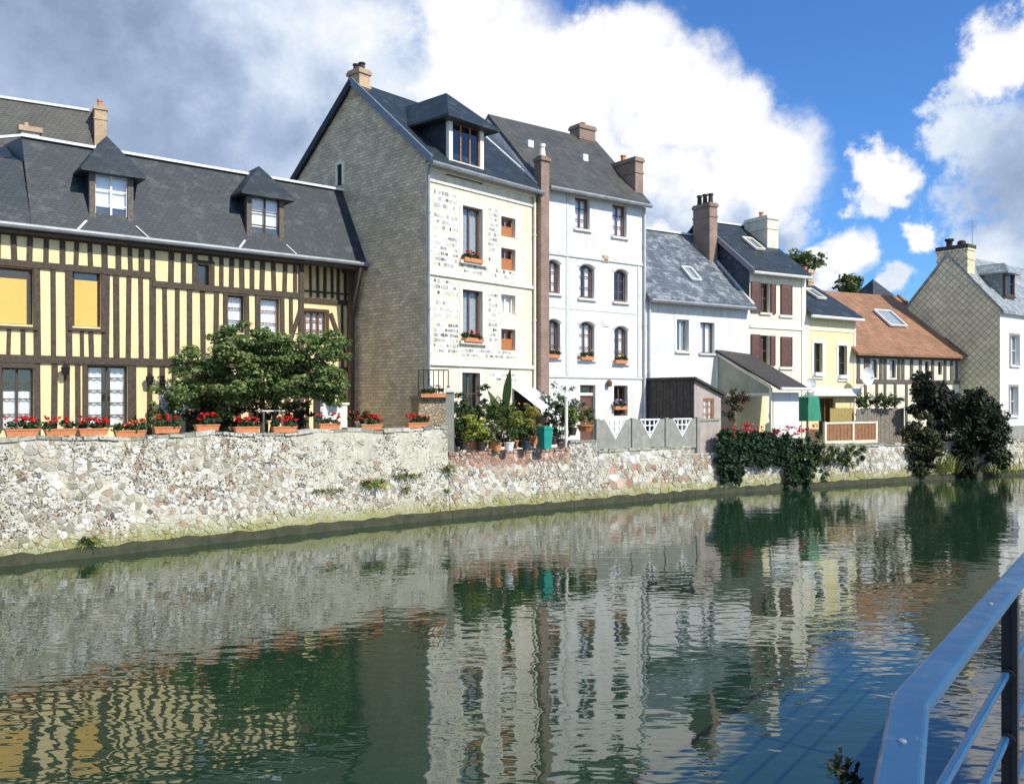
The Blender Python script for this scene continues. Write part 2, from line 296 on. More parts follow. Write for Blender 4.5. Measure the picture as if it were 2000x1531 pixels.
MT = dict(
    glass=glassmat(), water=watermat(),
    cream=plain('cream_infill_plaster', (.90, .73, .40), .12, 3, .9, .3, .35, (.6, .42, .2)),
    timber=plain('weathered_oak_timber', (.085, .062, .045), .45, 14, .85, .5),
    timber2=plain('grey_oak_beam', (.15, .125, .10), .4, 14, .85, .5),
    slate=slates('dark_blue_slates', (.017, .029, .038), (.024, .037, .047), w_=.17, h=.10, bmp=.3, patch=(.10, .115, .12), pstops=(.52, .72), frost=.8),
    slateb=slates('old_brown_slates', (.068, .068, .06), (.095, .093, .08), patch=(.14, .135, .11), pstops=(.5, .75), frost=.6),
    slatep=slates('patchy_lichen_slates', (.08, .10, .12), (.15, .175, .20), w_=.3, h=.2, patch=(.36, .40, .41), pstops=(.5, .6), frost=.75),
    slatel=slates('pale_grey_slates', (.22, .25, .26), (.33, .36, .36), patch=(.5, .52, .5), pstops=(.5, .62), frost=.7),
    slated=slates('slate_hung_wall', (.025, .04, .06), (.06, .085, .12), w_=.3, h=.22, patch=(.12, .15, .18), pstops=(.56, .64), frost=.6),
    clay=slates('clay_roof_tiles', (.40, .20, .11), (.27, .14, .08), w_=.18, h=.16, patch=(.20, .14, .075), pstops=(.48, .7), frost=.8, rough=.85),
    zinc=plain('zinc_sheet', (.27, .29, .31), .25, 3, .5, .05, metal=.3),
    white_zinc=plain('pale_lead_flashing', (.8, .82, .83), .1, 3, .5, .05),
    blue_zinc=plain('blue_grey_verge', (.20, .24, .28), .2, 3, .65, .05),
    gable=slates('weathered_tan_brick_gable', (.84, .68, .43), (.60, .50, .35), w_=.24, h=.10, kz=1, mortar=.6, rough=.93, bmp=.9, patch=(.40, .33, .23), pstops=(.52, .66), frost=.7),
    rubblebase=rubble('brown_rubble', [(.38, .27, .15), (.50, .42, .27), (.30, .27, .21), (.58, .50, .34), (.40, .23, .13)], (.46, .39, .26), 9, 1.9, 1.0),
    limestone=plain('cream_limestone', (.80, .74, .60), .14, 5, .85, .3, .45, (.45, .37, .24)),
    stonetrim=plain('stone_trim', (.84, .79, .67), .12, 5, .85, .3),
    render_white=plain('white_lime_render', (.77, .765, .74), .08, 3, .85, .2, .6, (.5, .48, .42)),
    render_grey=plain('pale_grey_moulding', (.62, .62, .60), .12, 4, .85, .2),
    render_cream=plain('cream_render', (.83, .79, .62), .08, 3, .85, .2, .35, (.5, .48, .38)),
    render_yellow=plain('yellow_render', (.80, .71, .40), .08, 3, .85, .2, .3, (.6, .5, .3)),
    white_paint=plain('white_paint', (.84, .84, .84), .05, 6, .5, .05),
    brownwood=plain('brown_varnished_wood', (.17, .075, .04), .35, 12, .5, .2),
    shutter=plain('brown_shutter_paint', (.15, .07, .055), .25, 8, .55, .1),
    orangewood=plain('orange_varnished_wood', (.46, .17, .05), .25, 12, .5, .1),
    blind=plain('yellow_blind_fabric', (.78, .47, .12), .08, 20, .7, .2),
    curtain=plain('white_net_curtain', (.92, .93, .96), .05, 9, .8, .1),
    greycurtain=plain('grey_net_curtain', (.42, .46, .48), .2, 9, .8, .1),
    shade_dark=plain('painted_shade_dark', (.02, .02, .022), .2, 9, .9, 0),  # near-black colour standing for the shade in openings and under the awning
    brick=slates('red_brown_brick', (.30, .205, .16), (.24, .175, .145), w_=.22, h=.075, kz=1, mortar=1.3, rough=.9, bmp=.4, patch=(.3, .28, .24), pstops=(.55, .75), frost=.6),
    tanbrick=slates('tan_brick', (.52, .38, .24), (.44, .31, .20), w_=.22, h=.075, kz=1, mortar=1.1, rough=.9, bmp=.3, patch=(.4, .36, .28), pstops=(.55, .75), frost=.6),
    terracotta=plain('terracotta', (.62, .24, .10), .2, 10, .75, .1),
    soot=plain('sooty_pot', (.05, .04, .035), .3, 10, .8, .1),
    stones=wallmat('rubble_masonry'),
    flints=attrmat('flint_panel', .8, .4, .25, scale=40),
    mortar=wallmat('lime_mortar', (.62, .59, .48), .9),
    wet=plain('wet_mossy_footing', (.05, .055, .026), .5, 4, .75, .6),
    leaf=attrmat('leaves', .55, 0, .15, transl=.3, scale=3, spec=.35),
    petal=attrmat('petals', .6, 0, .1, transl=.25, scale=3),
    bark=plain('bark', (.09, .07, .05), .4, 12, .9, .6),
    ground=plain('garden_soil_and_gravel', (.20, .18, .13), .4, 3, .95, .5),
    paving=plain('quay_paving', (.32, .31, .28), .3, 3, .9, .4),
    blackpaint=plain('black_iron_paint', (.012, .012, .014), .3, 12, .5, .1),
    bluepaint=railpaint(),
    concrete=plain('grey_concrete', (.31, .31, .27), .25, 4, .9, .5, .5, (.22, .22, .16)),
    pinkrender=plain('pinkish_grey_render', (.44, .38, .34), .2, 3, .9, .4, .4, (.3, .26, .22)),
    board=plain('dark_boards', (.07, .062, .055), .4, 6, .85, .4),
    greyboard=plain('grey_fence_boards', (.28, .25, .20), .35, 8, .9, .4),
    redboard=plain('brown_fence_boards', (.33, .16, .08), .3, 8, .85, .3),
    polycarb=plain('aged_translucent_sheet', (.34, .35, .27), .25, 2, .5, .1),
    darksheet=plain('dark_roofing_sheet', (.05, .045, .042), .35, 4, .75, .3),
    greenplastic=plain('green_canvas', (.03, .25, .14), .2, 4, .6, .1),
    teal=plain('teal_plastic', (.02, .30, .24), .15, 4, .4, .05),
    pebble=diamondmat('diamond_slate_cladding', (.88, .78, .50), (.78, .70, .46), (.40, .34, .20), .25),
)
# ------------------------------------------------------------ walls with openings
def wall_mesh(mb, u0, u1, z0, z1, holes, y=0, th=.2, arches=()):
    xs = sorted({u0, u1, *[h[0] for h in holes], *[h[1] for h in holes]}); zs = sorted({z0, z1, *[h[2] for h in holes], *[h[3] for h in holes]})
    xs = [x for x in xs if u0 <= x <= u1]; zs = [z for z in zs if z0 <= z <= z1]
    for i in range(len(xs)-1):
        for j in range(len(zs)-1):
            xm = (xs[i]+xs[i+1])/2; zm = (zs[j]+zs[j+1])/2
            if any(h[0] < xm < h[1] and h[2] < zm < h[3] for h in holes): continue
            mb.face([(xs[i], y, zs[j]), (xs[i+1], y, zs[j]), (xs[i+1], y, zs[j+1]), (xs[i], y, zs[j+1])])
    for (a, b, c, d) in holes:
        mb.face([(a, y, c), (a, y, d), (a, y+th, d), (a, y+th, c)]); mb.face([(b, y, c), (b, y+th, c), (b, y+th, d), (b, y, d)])
        mb.face([(a, y, c), (a, y+th, c), (b, y+th, c), (b, y, c)]); mb.face([(a, y, d), (b, y, d), (b, y+th, d), (a, y+th, d)])
    for (a, b, c, d, rise) in arches:
        n = 8; f = lambda t: d-rise*(2*t-1)**2
        for k in range(n):
            t0, t1 = k/n, (k+1)/n; x0 = a+(b-a)*t0; x1 = a+(b-a)*t1
            mb.face([(x0, y, f(t0)), (x1, y, f(t1)), (x1, y, d), (x0, y, d)]); mb.face([(x0, y, f(t0)), (x0, y+th, f(t0)), (x1, y+th, f(t1)), (x1, y, f(t1))])
            mb.face([(x0, y+th, f(t0)), (x0, y+th, d), (x1, y+th, d), (x1, y+th, f(t1))])
def window(root, r, y=.13, frame='brownwood', rows=3, cols=2, curtain=None, sill=None, fw=.05, name='window', blind=None):
    u0, u1, z0, z1 = r; mb = MB(); e = .004
    mb.box(u0+e, u0+fw, y, y+.05, z0+e, z1-e); mb.box(u1-fw, u1-e, y, y+.05, z0+e, z1-e)
    mb.box(u0+fw, u1-fw, y+.002, y+.048, z0+e, z0+fw); mb.box(u0+fw, u1-fw, y+.002, y+.048, z1-fw, z1-e)
    for k in range(1, cols):
        x = u0+(u1-u0)*k/cols; mb.box(x-.03, x+.03, y+.004, y+.046, z0+fw, z1-fw)
    for k in range(1, rows):
        z = z0+(z1-z0)*k/rows; mb.box(u0+fw, u1-fw, y+.010, y+.040, z-.014, z+.014)
    w_ = mb.build(name, MT[frame], root)
    g = MB(); g.face([(u0+fw, y+.02, z0+fw), (u1-fw, y+.02, z0+fw), (u1-fw, y+.02, z1-fw), (u0+fw, y+.02, z1-fw)]); g.build('pane', MT['glass'], w_)
    if curtain:
        c = MB(); n = 28
        if curtain == 'half': zc0, zc1, cm = z0+.02, z0+(z1-z0)*.62, 'curtain'
        elif curtain == 'grey': zc0, zc1, cm = z0+.02, z1-.03, 'greycurtain'
        else: zc0, zc1, cm = z0+.02, z1-.03, 'curtain'
        def yy(t): return y+.09+.018*math.sin(t*37)
        for k in range(n):
            t0, t1 = k/n, (k+1)/n; a = u0+(u1-u0)*t0; b = u0+(u1-u0)*t1
            if curtain == 'drape':       # two panels tied back to the sides
                if .38 < (t0+t1)/2 < .62: continue
                m_ = abs((t0+t1)/2-.5)*2; zz = z0+(z1-z0)*.02
                c.face([(a, yy(t0), zz), (b, yy(t1), zz), (b, yy(t1), zc1), (a, yy(t0), zc1)])
            else: c.face([(a, yy(t0), zc0), (b, yy(t1), zc0), (b, yy(t1), zc1), (a, yy(t0), zc1)])
        c.build('curtain', MT[cm], w_)
    if sill:
        s_ = MB(); s_.box(u0-.07, u1+.07, -.09, y, z0-.08, z0-.002); s_.build('sill', MT[sill], w_)
    return w_
def surround(mb, r, wd=.12, out=.025, bottom=True):
    u0, u1, z0, z1 = r
    mb.box(u0-wd, u0-.001, -out, .02, z0, z1+wd); mb.box(u1+.001, u1+wd, -out, .02, z0, z1+wd); mb.box(u0-.001, u1+.001, -out+.003, .02, z1+.001, z1+wd-.002)
def shell(root, W, zb, ez, rz, run, depth, sidemat, wallmat, holes=(), arches=(), wallname='wall', back_ez=None, z0=None, ysplit=None, lefth=()):
    z0 = zb-.6 if z0 is None else z0; bz = ez if back_ez is None else back_ez
    mb = MB(); wall_mesh(mb, 0, W, z0, ez, list(holes), arches=arches); mb.build(wallname, MT[wallmat], root)
    for nm, x in (('gable_wall', .003), ('gable_wall', W-.003)):
        g = MB(); pts = [(x, .002, z0), (x, depth, z0), (x, depth, bz), (x, run, rz), (x, .002, ez)]
        t = .3 if x < 1 else -.3
        g.face(pts[::-1] if x > 1 else pts)
        g.face([(x+t, p[1], p[2]) for p in pts]); g.build(nm, MT[sidemat], root)
    b = MB(); b.face([(0, depth-.004, z0), (0, depth-.004, bz), (W, depth-.004, bz), (W, depth-.004, z0)]); b.build('back_wall', MT[sidemat], root)
def roof(root, W, ez, rz, run, depth, mat, ov=.3, side=.12, th=.11, back_ez=None, x0=None, x1=None, name='roof'):
    bz = ez if back_ez is None else back_ez; s1 = (rz-ez)/run; s2 = (rz-bz)/(depth-run)
    xa = -side if x0 is None else x0; xb = W+side if x1 is None else x1
    e0 = (-ov, ez-ov*s1+.03); e1 = (depth+ov, bz-ov*s2+.03); top = (run, rz+.03)
    mb = MB(); mb.extx([e0, top, e1, (e1[0], e1[1]+th*1.2), (run, rz+.03+th*1.3), (e0[0], e0[1]+th*1.2)], xa, xb); return mb.build(name, MT[mat], root)
def efix(ez, rz, run, ov): return ez+(rz-ez)/(run+ov)*ov
def gutter(root, u0, u1, y, z, mat='zinc', r=.07, name='gutter'):
    mb = MB(); mb.tube([(u0, y, z), (u1, y, z)], r, 8); return mb.build(name, MT[mat], root)
def pipe(root, u, y, z0, z1, mat='zinc', r=.045):
    mb = MB(); mb.tube([(u, y-.0, z0), (u, y, z1)], r, 8)
    for k in range(3): z = z0+(z1-z0)*(k+.5)/3; mb.tube([(u, y, z), (u, y, z+.06)], r+.015, 8)
    return mb.build('drainpipe', MT[mat], root)
def chimney(root, u0, u1, y0, y1, z0, z1, mat='brick', pots=2, potmat='terracotta', along='y', poth=.4):
    mb = MB(); mb.box(u0, u1, y0, y1, z0, z1); mb.box(u0-.05, u1+.05, y0-.05, y1+.05, z1, z1+.1); mb.box(u0-.02, u1+.02, y0-.02, y1+.02, z1+.1, z1+.17)
    mb.box(u0-.03, u1+.03, y0-.03, y1+.03, z1-.45, z1-.38)
    c = mb.build('chimney', MT[mat], root)
    for k in range(pots):
        t = (k+.5)/pots; p = MB(); x = (u0+u1)/2 if along == 'y' else u0+(u1-u0)*t; yy = y0+(y1-y0)*t if along == 'y' else (y0+y1)/2
        h = poth*(.8+.4*random.random()); p.lathe((x, yy, z1+.17), [(.11, 0), (.09, h*.8), (.12, h*.82), (.12, h)], 10); p.build('chimney_pot', MT[potmat], c)
    return c
def skylight(root, u0, u1, ya, yb, ez, s1, frame='white_zinc', lift=.27):
    """roof window on the front slope between depths ya and yb"""
    mb = MB(); za = ez+ya*s1+lift; zb_ = ez+yb*s1+lift; t = .07
    n = Vector((0, -s1, 1)).normalized()*.05
    def q(u, y): return Vector((u, y, ez+y*s1+lift))
    for (a, b) in (((u0, ya), (u1, ya)), ((u0, yb), (u1, yb)), ((u0, ya), (u0, yb)), ((u1, ya), (u1, yb))): mb.bar(q(*a), q(*b), t, .09, n.normalized())
    f = mb.build('roof_window', MT[frame], root)
    g = MB(); g.face([q(u0, ya), q(u1, ya), q(u1, yb), q(u0, yb)]); g.build('pane', MT['glass'], f)
    d = MB(); o_ = n*1.2; d.face([q(u0, ya)-o_, q(u1, ya)-o_, q(u1, yb)-o_, q(u0, yb)-o_]); d.build('blind', MT['greycurtain'], f); return f
def dormer(root, r, yf, yb, apex, roofmat='slate', cheek='slate', frame='brownwood', ov=.3, curtain='full', rows=3, cols=2, back=None, jamb='timber', hipd=.5, fd=.12):
    u0, u1, z0, z1 = r; a, b = u0-fd, u1+fd; mb = MB(); zt = z1+.12
    mb.face([(a, yf, z0-.5), (a, yf, zt), (a, yb, zt), (a, yb, z0-.5)]); mb.face([(b, yf, z0-.5), (b, yb, z0-.5), (b, yb, zt), (b, yf, zt)])
    mb.face([(a, yf+.02, z0-.5), (b, yf+.02, z0-.5), (b, yf+.02, z0-.01), (a, yf+.02, z0-.01)])
    dm = mb.build('dormer', MT[cheek], root)
    j = MB(); j.box(a-.02, u0, yf-.03, yf+.1, z0-.1, zt); j.box(u1, b+.02, yf-.03, yf+.1, z0-.1, zt); j.box(u0, u1, yf-.026, yf+.09, z1, zt); j.box(a-.05, b+.05, yf-.07, yf+.09, z0-.18, z0-.1+.0); j.box(u0, u1, yf-.02, yf+.08, z0-.1, z0)
    j.build('dormer_surround', MT[jamb], dm)
    rf = MB(); A0 = (a-ov, yf-ov, zt-.06); B0 = (b+ov, yf-ov, zt-.06); A1 = (a-ov, yb, zt-.06); B1 = (b+ov, yb, zt-.06); um = (a+b)/2
    R0 = (um, yf-ov+hipd, apex); R1 = (um, yb, apex); up = .07
    A2, B2, A3, B3 = [(p[0], p[1], p[2]-up) for p in (A0, B0, A1, B1)]
    for f in ([A0, B0, R0], [A0, R0, R1, A1], [B0, B1, R1, R0], [A2, A3, B3, B2], [A0, A2, B2, B0], [A0, A1, A3, A2], [B0, B2, B3, B1]): rf.face(f)
    rf.build('dormer_roof', MT[roofmat], dm)
    mbw = MB(); fw = .05; y = yf+.03
    for k in range(cols+1): x = u0+(u1-u0)*k/cols; mbw.box(x-.025, x+.025, y, y+.04, z0, z1)
    for k in range(rows+1): z = z0+(z1-z0)*k/rows; mbw.box(u0, u1, y+.006, y+.034, z-.016, z+.016)
    mbw.build('window', MT[frame], dm)
    g = MB(); g.face([(u0, y+.02, z0), (u1, y+.02, z0), (u1, y+.02, z1), (u0, y+.02, z1)]); g.build('pane', MT['glass'], dm)
    if curtain:
        c = MB(); c.face([(u0, y+.1, z0), (u1, y+.1, z0), (u1, y+.1, z1), (u0, y+.1, z1)]); c.build('curtain', MT['curtain' if curtain == 'full' else 'shade_dark'], dm)
    return dm
# ------------------------------------------------------------ foliage
def rcol(pal):
    c = random.choice(pal); k = random.uniform(.7, 1.3); return (c[0]*k, c[1]*k, c[2]*k)
GREEN = [(.05, .10, .022), (.07, .13, .028), (.10, .16, .035), (.04, .08, .02), (.13, .17, .05)]
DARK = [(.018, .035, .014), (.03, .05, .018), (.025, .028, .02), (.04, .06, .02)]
YEL = [(.28, .33, .04), (.2, .26, .05), (.4, .4, .05)]
OLIVE = [(.10, .12, .03), (.14, .15, .05), (.07, .09, .025)]
RED = [(.62, .02, .015), (.75, .04, .02), (.5, .015, .03)]
PINK = [(.7, .25, .4), (.6, .35, .6), (.8, .7, .75)]
def leafset(clumps, size, pal, n, asp=.55, upb=.4, seed=None):
    """n leaves in every clump; returns arrays"""
    rng = np.random.default_rng(seed if seed is not None else random.randrange(10**6)); C = []
    for (c, r) in clumps:
        r = np.array(r if hasattr(r, '__len__') else (r, r, r)); p = rng.normal(size=(n, 3))
        p /= np.linalg.norm(p, axis=1)[:, None]+1e-9; p *= (rng.random((n, 1))**.45)
        q = np.array(c)+p*r; C.append(np.hstack([q, p]))
    C = np.vstack(C); N = len(C); pos = C[:, :3]; out = C[:, 3:]
    nr = out*.6+rng.normal(size=(N, 3))*.55+np.array([.15, -.2, upb]); nr /= np.linalg.norm(nr, axis=1)[:, None]
    t = np.cross(nr, rng.normal(size=(N, 3))); t /= np.linalg.norm(t, axis=1)[:, None]; b = np.cross(nr, t)
    s = size*rng.uniform(.6, 1.3, (N, 1)); v = np.stack([pos-t*s, pos+b*s*asp, pos+t*s+nr*s*-.25, pos-b*s*asp], 1).reshape(-1, 3)
    col = np.array([(*rcol(pal), 1) for _ in range(N)], dtype=np.float32); return v, col
def leafobj(name, parts, mat, parent=None, zoff=None):
    v = np.vstack([p[0] for p in parts]); c = np.vstack([p[1] for p in parts]); N = len(v)//4
    zb = 0
    if parent is not None: zb = ZB.get(parent.name, 0)
    if zoff is not None: zb = zoff
    v = v.copy(); v[:, 2] -= zb
    me = bpy.data.meshes.new(name); me.vertices.add(N*4); me.vertices.foreach_set('co', v.astype(np.float32).ravel())
    me.loops.add(N*4); me.loops.foreach_set('vertex_index', np.arange(N*4, dtype=np.int32)); me.polygons.add(N)
    me.polygons.foreach_set('loop_start', np.arange(0, N*4, 4, dtype=np.int32)); me.polygons.foreach_set('loop_total', np.full(N, 4, dtype=np.int32))
    me.materials.append(mat); me.update(calc_edges=True); a = me.attributes.new('Col', 'FLOAT_COLOR', 'FACE'); a.data.foreach_set('color', c.ravel())
    me.validate(); o = bpy.data.objects.new(name, me); COL.objects.link(o)
    if parent is not None: o.parent = parent; ZB[o.name] = zb
    return o
def crown(c, r, n, cr, seed, shell_=.35, zmin=-1):
    rnd = random.Random(seed); out = []
    while len(out) < n:
        p = Vector((rnd.gauss(0, 1), rnd.gauss(0, 1), rnd.gauss(0, 1))).normalized()*rnd.uniform(shell_, 1)
        if p.z < zmin: continue
        k = rnd.uniform(.6, 1.25); out.append(((c[0]+p.x*r[0], c[1]+p.y*r[1], c[2]+p.z*r[2]), (cr*k, cr*k, cr*k*.7)))
    return out
def tree(name, label, loc, h, rad, seed, pal, size=.07, n=70, ncl=60, cr=.35, cat='tree', group=None, trunk_r=.1, cz=None, flat=None, branches=7):
    t = thing(name, label, cat, loc, 0, group); z0 = 0; cz = h-rad[2] if cz is None else cz
    mb = MB(); rnd = random.Random(seed); top = (0, 0, cz*.75)
    mb.tube([(0, 0, -.1), (rnd.uniform(-.1, .1), rnd.uniform(-.1, .1), cz*.4), top], trunk_r, 8, trunk_r*.6)
    for k in range(branches):
        a = 2*math.pi*k/branches+rnd.random(); e = (math.cos(a)*rad[0]*.8, math.sin(a)*rad[1]*.8, cz+rnd.uniform(-.3, .5)*rad[2])
        m_ = (e[0]*.45, e[1]*.45, cz*.75+(e[2]-cz*.75)*.6); s = (0, 0, cz*rnd.uniform(.35, .75)); mb.tube([s, m_, e], trunk_r*.5, 6, .015)
    mb.build('trunk', MT['bark'], t)
    leafobj('crown', [leafset(crown((0, 0, cz), rad, ncl, cr, seed), size, pal, n, seed=seed)], MT['leaf'], t); return t
# ------------------------------------------------------------ masonry of single stones
def voronoi(pts, u0, u1, z0, z1, maxd):
    cell = maxd; H = {}
    for i, (x, z) in enumerate(pts): H.setdefault((int(x//cell), int(z//cell)), []).append(i)
    res = []
    for i, (x, z) in enumerate(pts):
        m = maxd*1.2; poly = [(max(u0, x-m), max(z0, z-m)), (min(u1, x+m), max(z0, z-m)), (min(u1, x+m), min(z1, z+m)), (max(u0, x-m), min(z1, z+m))]
        gx, gz = int(x//cell), int(z//cell); nb = []
        for a in (-2, -1, 0, 1, 2):
            for b in (-2, -1, 0, 1, 2):
                for j in H.get((gx+a, gz+b), ()):
                    if j != i: nb.append(((pts[j][0]-x)**2+(pts[j][1]-z)**2, j))
        nb.sort()
        for d2, j in nb[:18]:
            qx, qz = pts[j]; nx, nz_ = qx-x, qz-z; mx, mz = (qx+x)/2, (qz+z)/2; out = []; L = len(poly)
            if L < 3: break
            for k in range(L):
                p, q = poly[k], poly[(k+1) % L]; sp = (p[0]-mx)*nx+(p[1]-mz)*nz_; sq = (q[0]-mx)*nx+(q[1]-mz)*nz_
                if sp <= 0: out.append(p)
                if (sp < 0) != (sq < 0): t = sp/(sp-sq); out.append((p[0]+(q[0]-p[0])*t, p[1]+(q[1]-p[1])*t))
            poly = out
        res.append(poly)
    return res
def rubble_pts(u0, u1, z0, z1, su, sz, rnd, bigs=0, keep=None):
    pts = []; big = []
    for _ in range(bigs): big.append((rnd.uniform(u0, u1), rnd.uniform(z0+.2, z1-.15), rnd.uniform(1.2, 2.4)))
    z = z0+sz/2
    while z < z1:
        u = u0+rnd.random()*su
        while u < u1:
            p = (u+rnd.uniform(-.3, .3)*su, z+rnd.uniform(-.33, .33)*sz*(1 if math.sin(u*.9+1.3*math.sin(z*1.7)) > .1 else .35))
            if not any(abs(p[0]-b[0]) < su*b[2]*.75 and abs(p[1]-b[1]) < sz*b[2]*.6 for b in big): pts.append(p)
            u += su*rnd.choice((.5, .7, .9, 1.1, 1.5, 2.3))
        z += sz
    return pts+[(b[0], b[1]) for b in big]
def stones(mb, cells, mapf, colf, gap=.008, out=(.015, .045), rnd=random):
    for poly in cells:
        if len(poly) < 3: continue
        cx = sum(p[0] for p in poly)/len(poly); cz = sum(p[1] for p in poly)/len(poly)
        ext = max(math.hypot(p[0]-cx, p[1]-cz) for p in poly)
        if ext < .02: continue
        col = colf(cx, cz)
        if col is None: continue
        if ext > .09 and max(col) < .3: col = tuple(x*2.2+.12 for x in col)
        if ext < .055 and rnd.random() < .3: col = tuple(x*.25 for x in col)
        o = rnd.uniform(*out); tl = rnd.uniform(-.012, .012); k1 = max(.2, 1-gap/ext); k2 = max(.1, 1-(gap+.014)/ext)
        P2 = []
        L = len(poly)
        for i in range(L):   # cut the corners
            p, q = poly[i], poly[(i+1) % L]; P2.append((p[0]*.82+q[0]*.18, p[1]*.82+q[1]*.18)); P2.append((p[0]*.18+q[0]*.82, p[1]*.18+q[1]*.82))
        b0 = [(cx+(p[0]-cx)*k1, cz+(p[1]-cz)*k1) for p in P2]; b1 = [(cx+(p[0]-cx)*k2, cz+(p[1]-cz)*k2) for p in P2]; n = len(P2)
        V0 = [mapf(p[0], p[1], -.01) for p in b0]; V1 = [mapf(p[0], p[1], o*.7) for p in b0]; V2 = [mapf(p[0], p[1], o+tl*(p[0]-cx)/ext) for p in b1]
        i0 = len(mb.v); mb.v += V0+V1+V2
        for j in range(n):
            k = (j+1) % n; mb.f.append((i0+j, i0+k, i0+n+k, i0+n+j)); mb.f.append((i0+n+j, i0+n+k, i0+2*n+k, i0+2*n+j)); mb.c += [col, col]; mb.m += [0, 0]
        mb.f.append(tuple(i0+2*n+j for j in range(n))); mb.c.append(col); mb.m.append(0)
# ============================================================ water and ground
def sheet(name, pts, z, mat, kind='structure', thick=None):
    mb = MB(); mb.face([(p[0], p[1], z) for p in pts])
    if thick:
        for i in range(len(pts)): a, b = pts[i], pts[(i+1) % len(pts)]; mb.face([(a[0], a[1], z), (a[0], a[1], z-thick), (b[0], b[1], z-thick), (b[0], b[1], z)])
    return tag(mb.build(name, mat), kind=kind)
WL = [(-420, 1148), (-200, 1127), (0, 1105), (260, 1077), (550, 1045), (885, 1010), (1160, 985), (1400, 963), (1690, 945), (2000, 925), (2400, 903), (3200, 870)]
WP = [P(px, EYE*FPX/(py-HY)) for px, py in WL]
sheet('river_water', [(-400, -60), (500, -60), (500, 500), (-400, 500)], 0, MT['water'])
def inset(pts, d):
    out = []
    for i, p in enumerate(pts):
        a = pts[max(0, i-1)]; b = pts[min(len(pts)-1, i+1)]; t = (b-a).normalized(); out.append(p+Vector((-t.y, t.x))*d)
    return out
IN = inset(WP, .3)
sheet('ground', [IN[0]+Vector((-300, -200))]+IN+[Vector((900, 500)), Vector((900, 1500)), Vector((-1500, 1500))], 1.25, MT['ground'], thick=1.6)
TI = inset(WP, .32)
def pathto(px):   # plan point of the inset line at photo column px
    for i in range(len(WL)-1):
        if WL[i][0] <= px <= WL[i+1][0]:
            t = (px-WL[i][0])/(WL[i+1][0]-WL[i][0]); return TI[i].lerp(TI[i+1], t)
sheet('terrace', [TI[0], TI[1], TI[2], TI[3], TI[4], pathto(872), pathto(872)+Vector((-3.2, 5.6)), Vector((-14, 40)), Vector((-40, 30))], 2.12, MT['concrete'], thick=1.0)
sheet('garden_terrace', [pathto(874), TI[5], TI[6], pathto(1398), pathto(1398)+Vector((-4, 9)), pathto(874)+Vector((-3.4, 6))], 1.62, MT['concrete'], thick=.5)
sheet('garden_ground', [pathto(1402), pathto(1690), pathto(1690)+Vector((-4, 9)), pathto(1402)+Vector((-4, 9))], 1.5, MT['ground'], thick=.4)
QE = [Vector((-3.5, -5)), Vector((-.15, -.15)), Vector((.58, 1.2)), Vector((.80, 1.6)), Vector((40.8, 54.9))]
sheet('quay', [QE[0], QE[1], QE[2]+Vector((.05, 0)), QE[3]+Vector((.05, 0)), QE[4], Vector((120, 60)), Vector((60, -40)), Vector((-4, -30))], 1.68, MT['paving'], thick=3)
# ============================================================ river wall of single stones
class Path:
    def __init__(s, pts):
        s.p = pts; s.s = [0]
        for i in range(1, len(pts)): s.s.append(s.s[-1]+(pts[i]-pts[i-1]).length)
        s.L = s.s[-1]
    def fr(s, t):
        for i in range(len(s.p)-1):
            if t <= s.s[i+1] or i == len(s.p)-2:
                d = (s.p[i+1]-s.p[i]).normalized(); return s.p[i]+d*(t-s.s[i]), d
    def p3(s, t, z, off=0):
        q, d = s.fr(t); return (q.x+d.y*off, q.y-d.x*off, z)
def wallpath(px0, px1):
    pts = [(px0, None)]+[(px, py) for px, py in WL if px0 < px < px1]+[(px1, None)]; out = []
    for px, py in pts:
        for i in range(len(WL)-1):
            if WL[i][0] <= px <= WL[i+1][0]:
                t = (px-WL[i][0])/(WL[i+1][0]-WL[i][0]); y = WL[i][1]+t*(WL[i+1][1]-WL[i][1]); out.append(P(px, EYE*FPX/(y-HY))); break
    return Path(out)
CH = [(.62, .58, .48), (.70, .67, .58), (.52, .49, .40), (.78, .76, .70), (.42, .38, .30), (.58, .52, .39), (.30, .28, .22), (.13, .12, .10), (.64, .60, .51), (.76, .74, .68), (.60, .57, .50), (.66, .63, .55), (.72, .69, .62), (.50, .46, .37), (.36, .33, .26), (.44, .33, .24)]
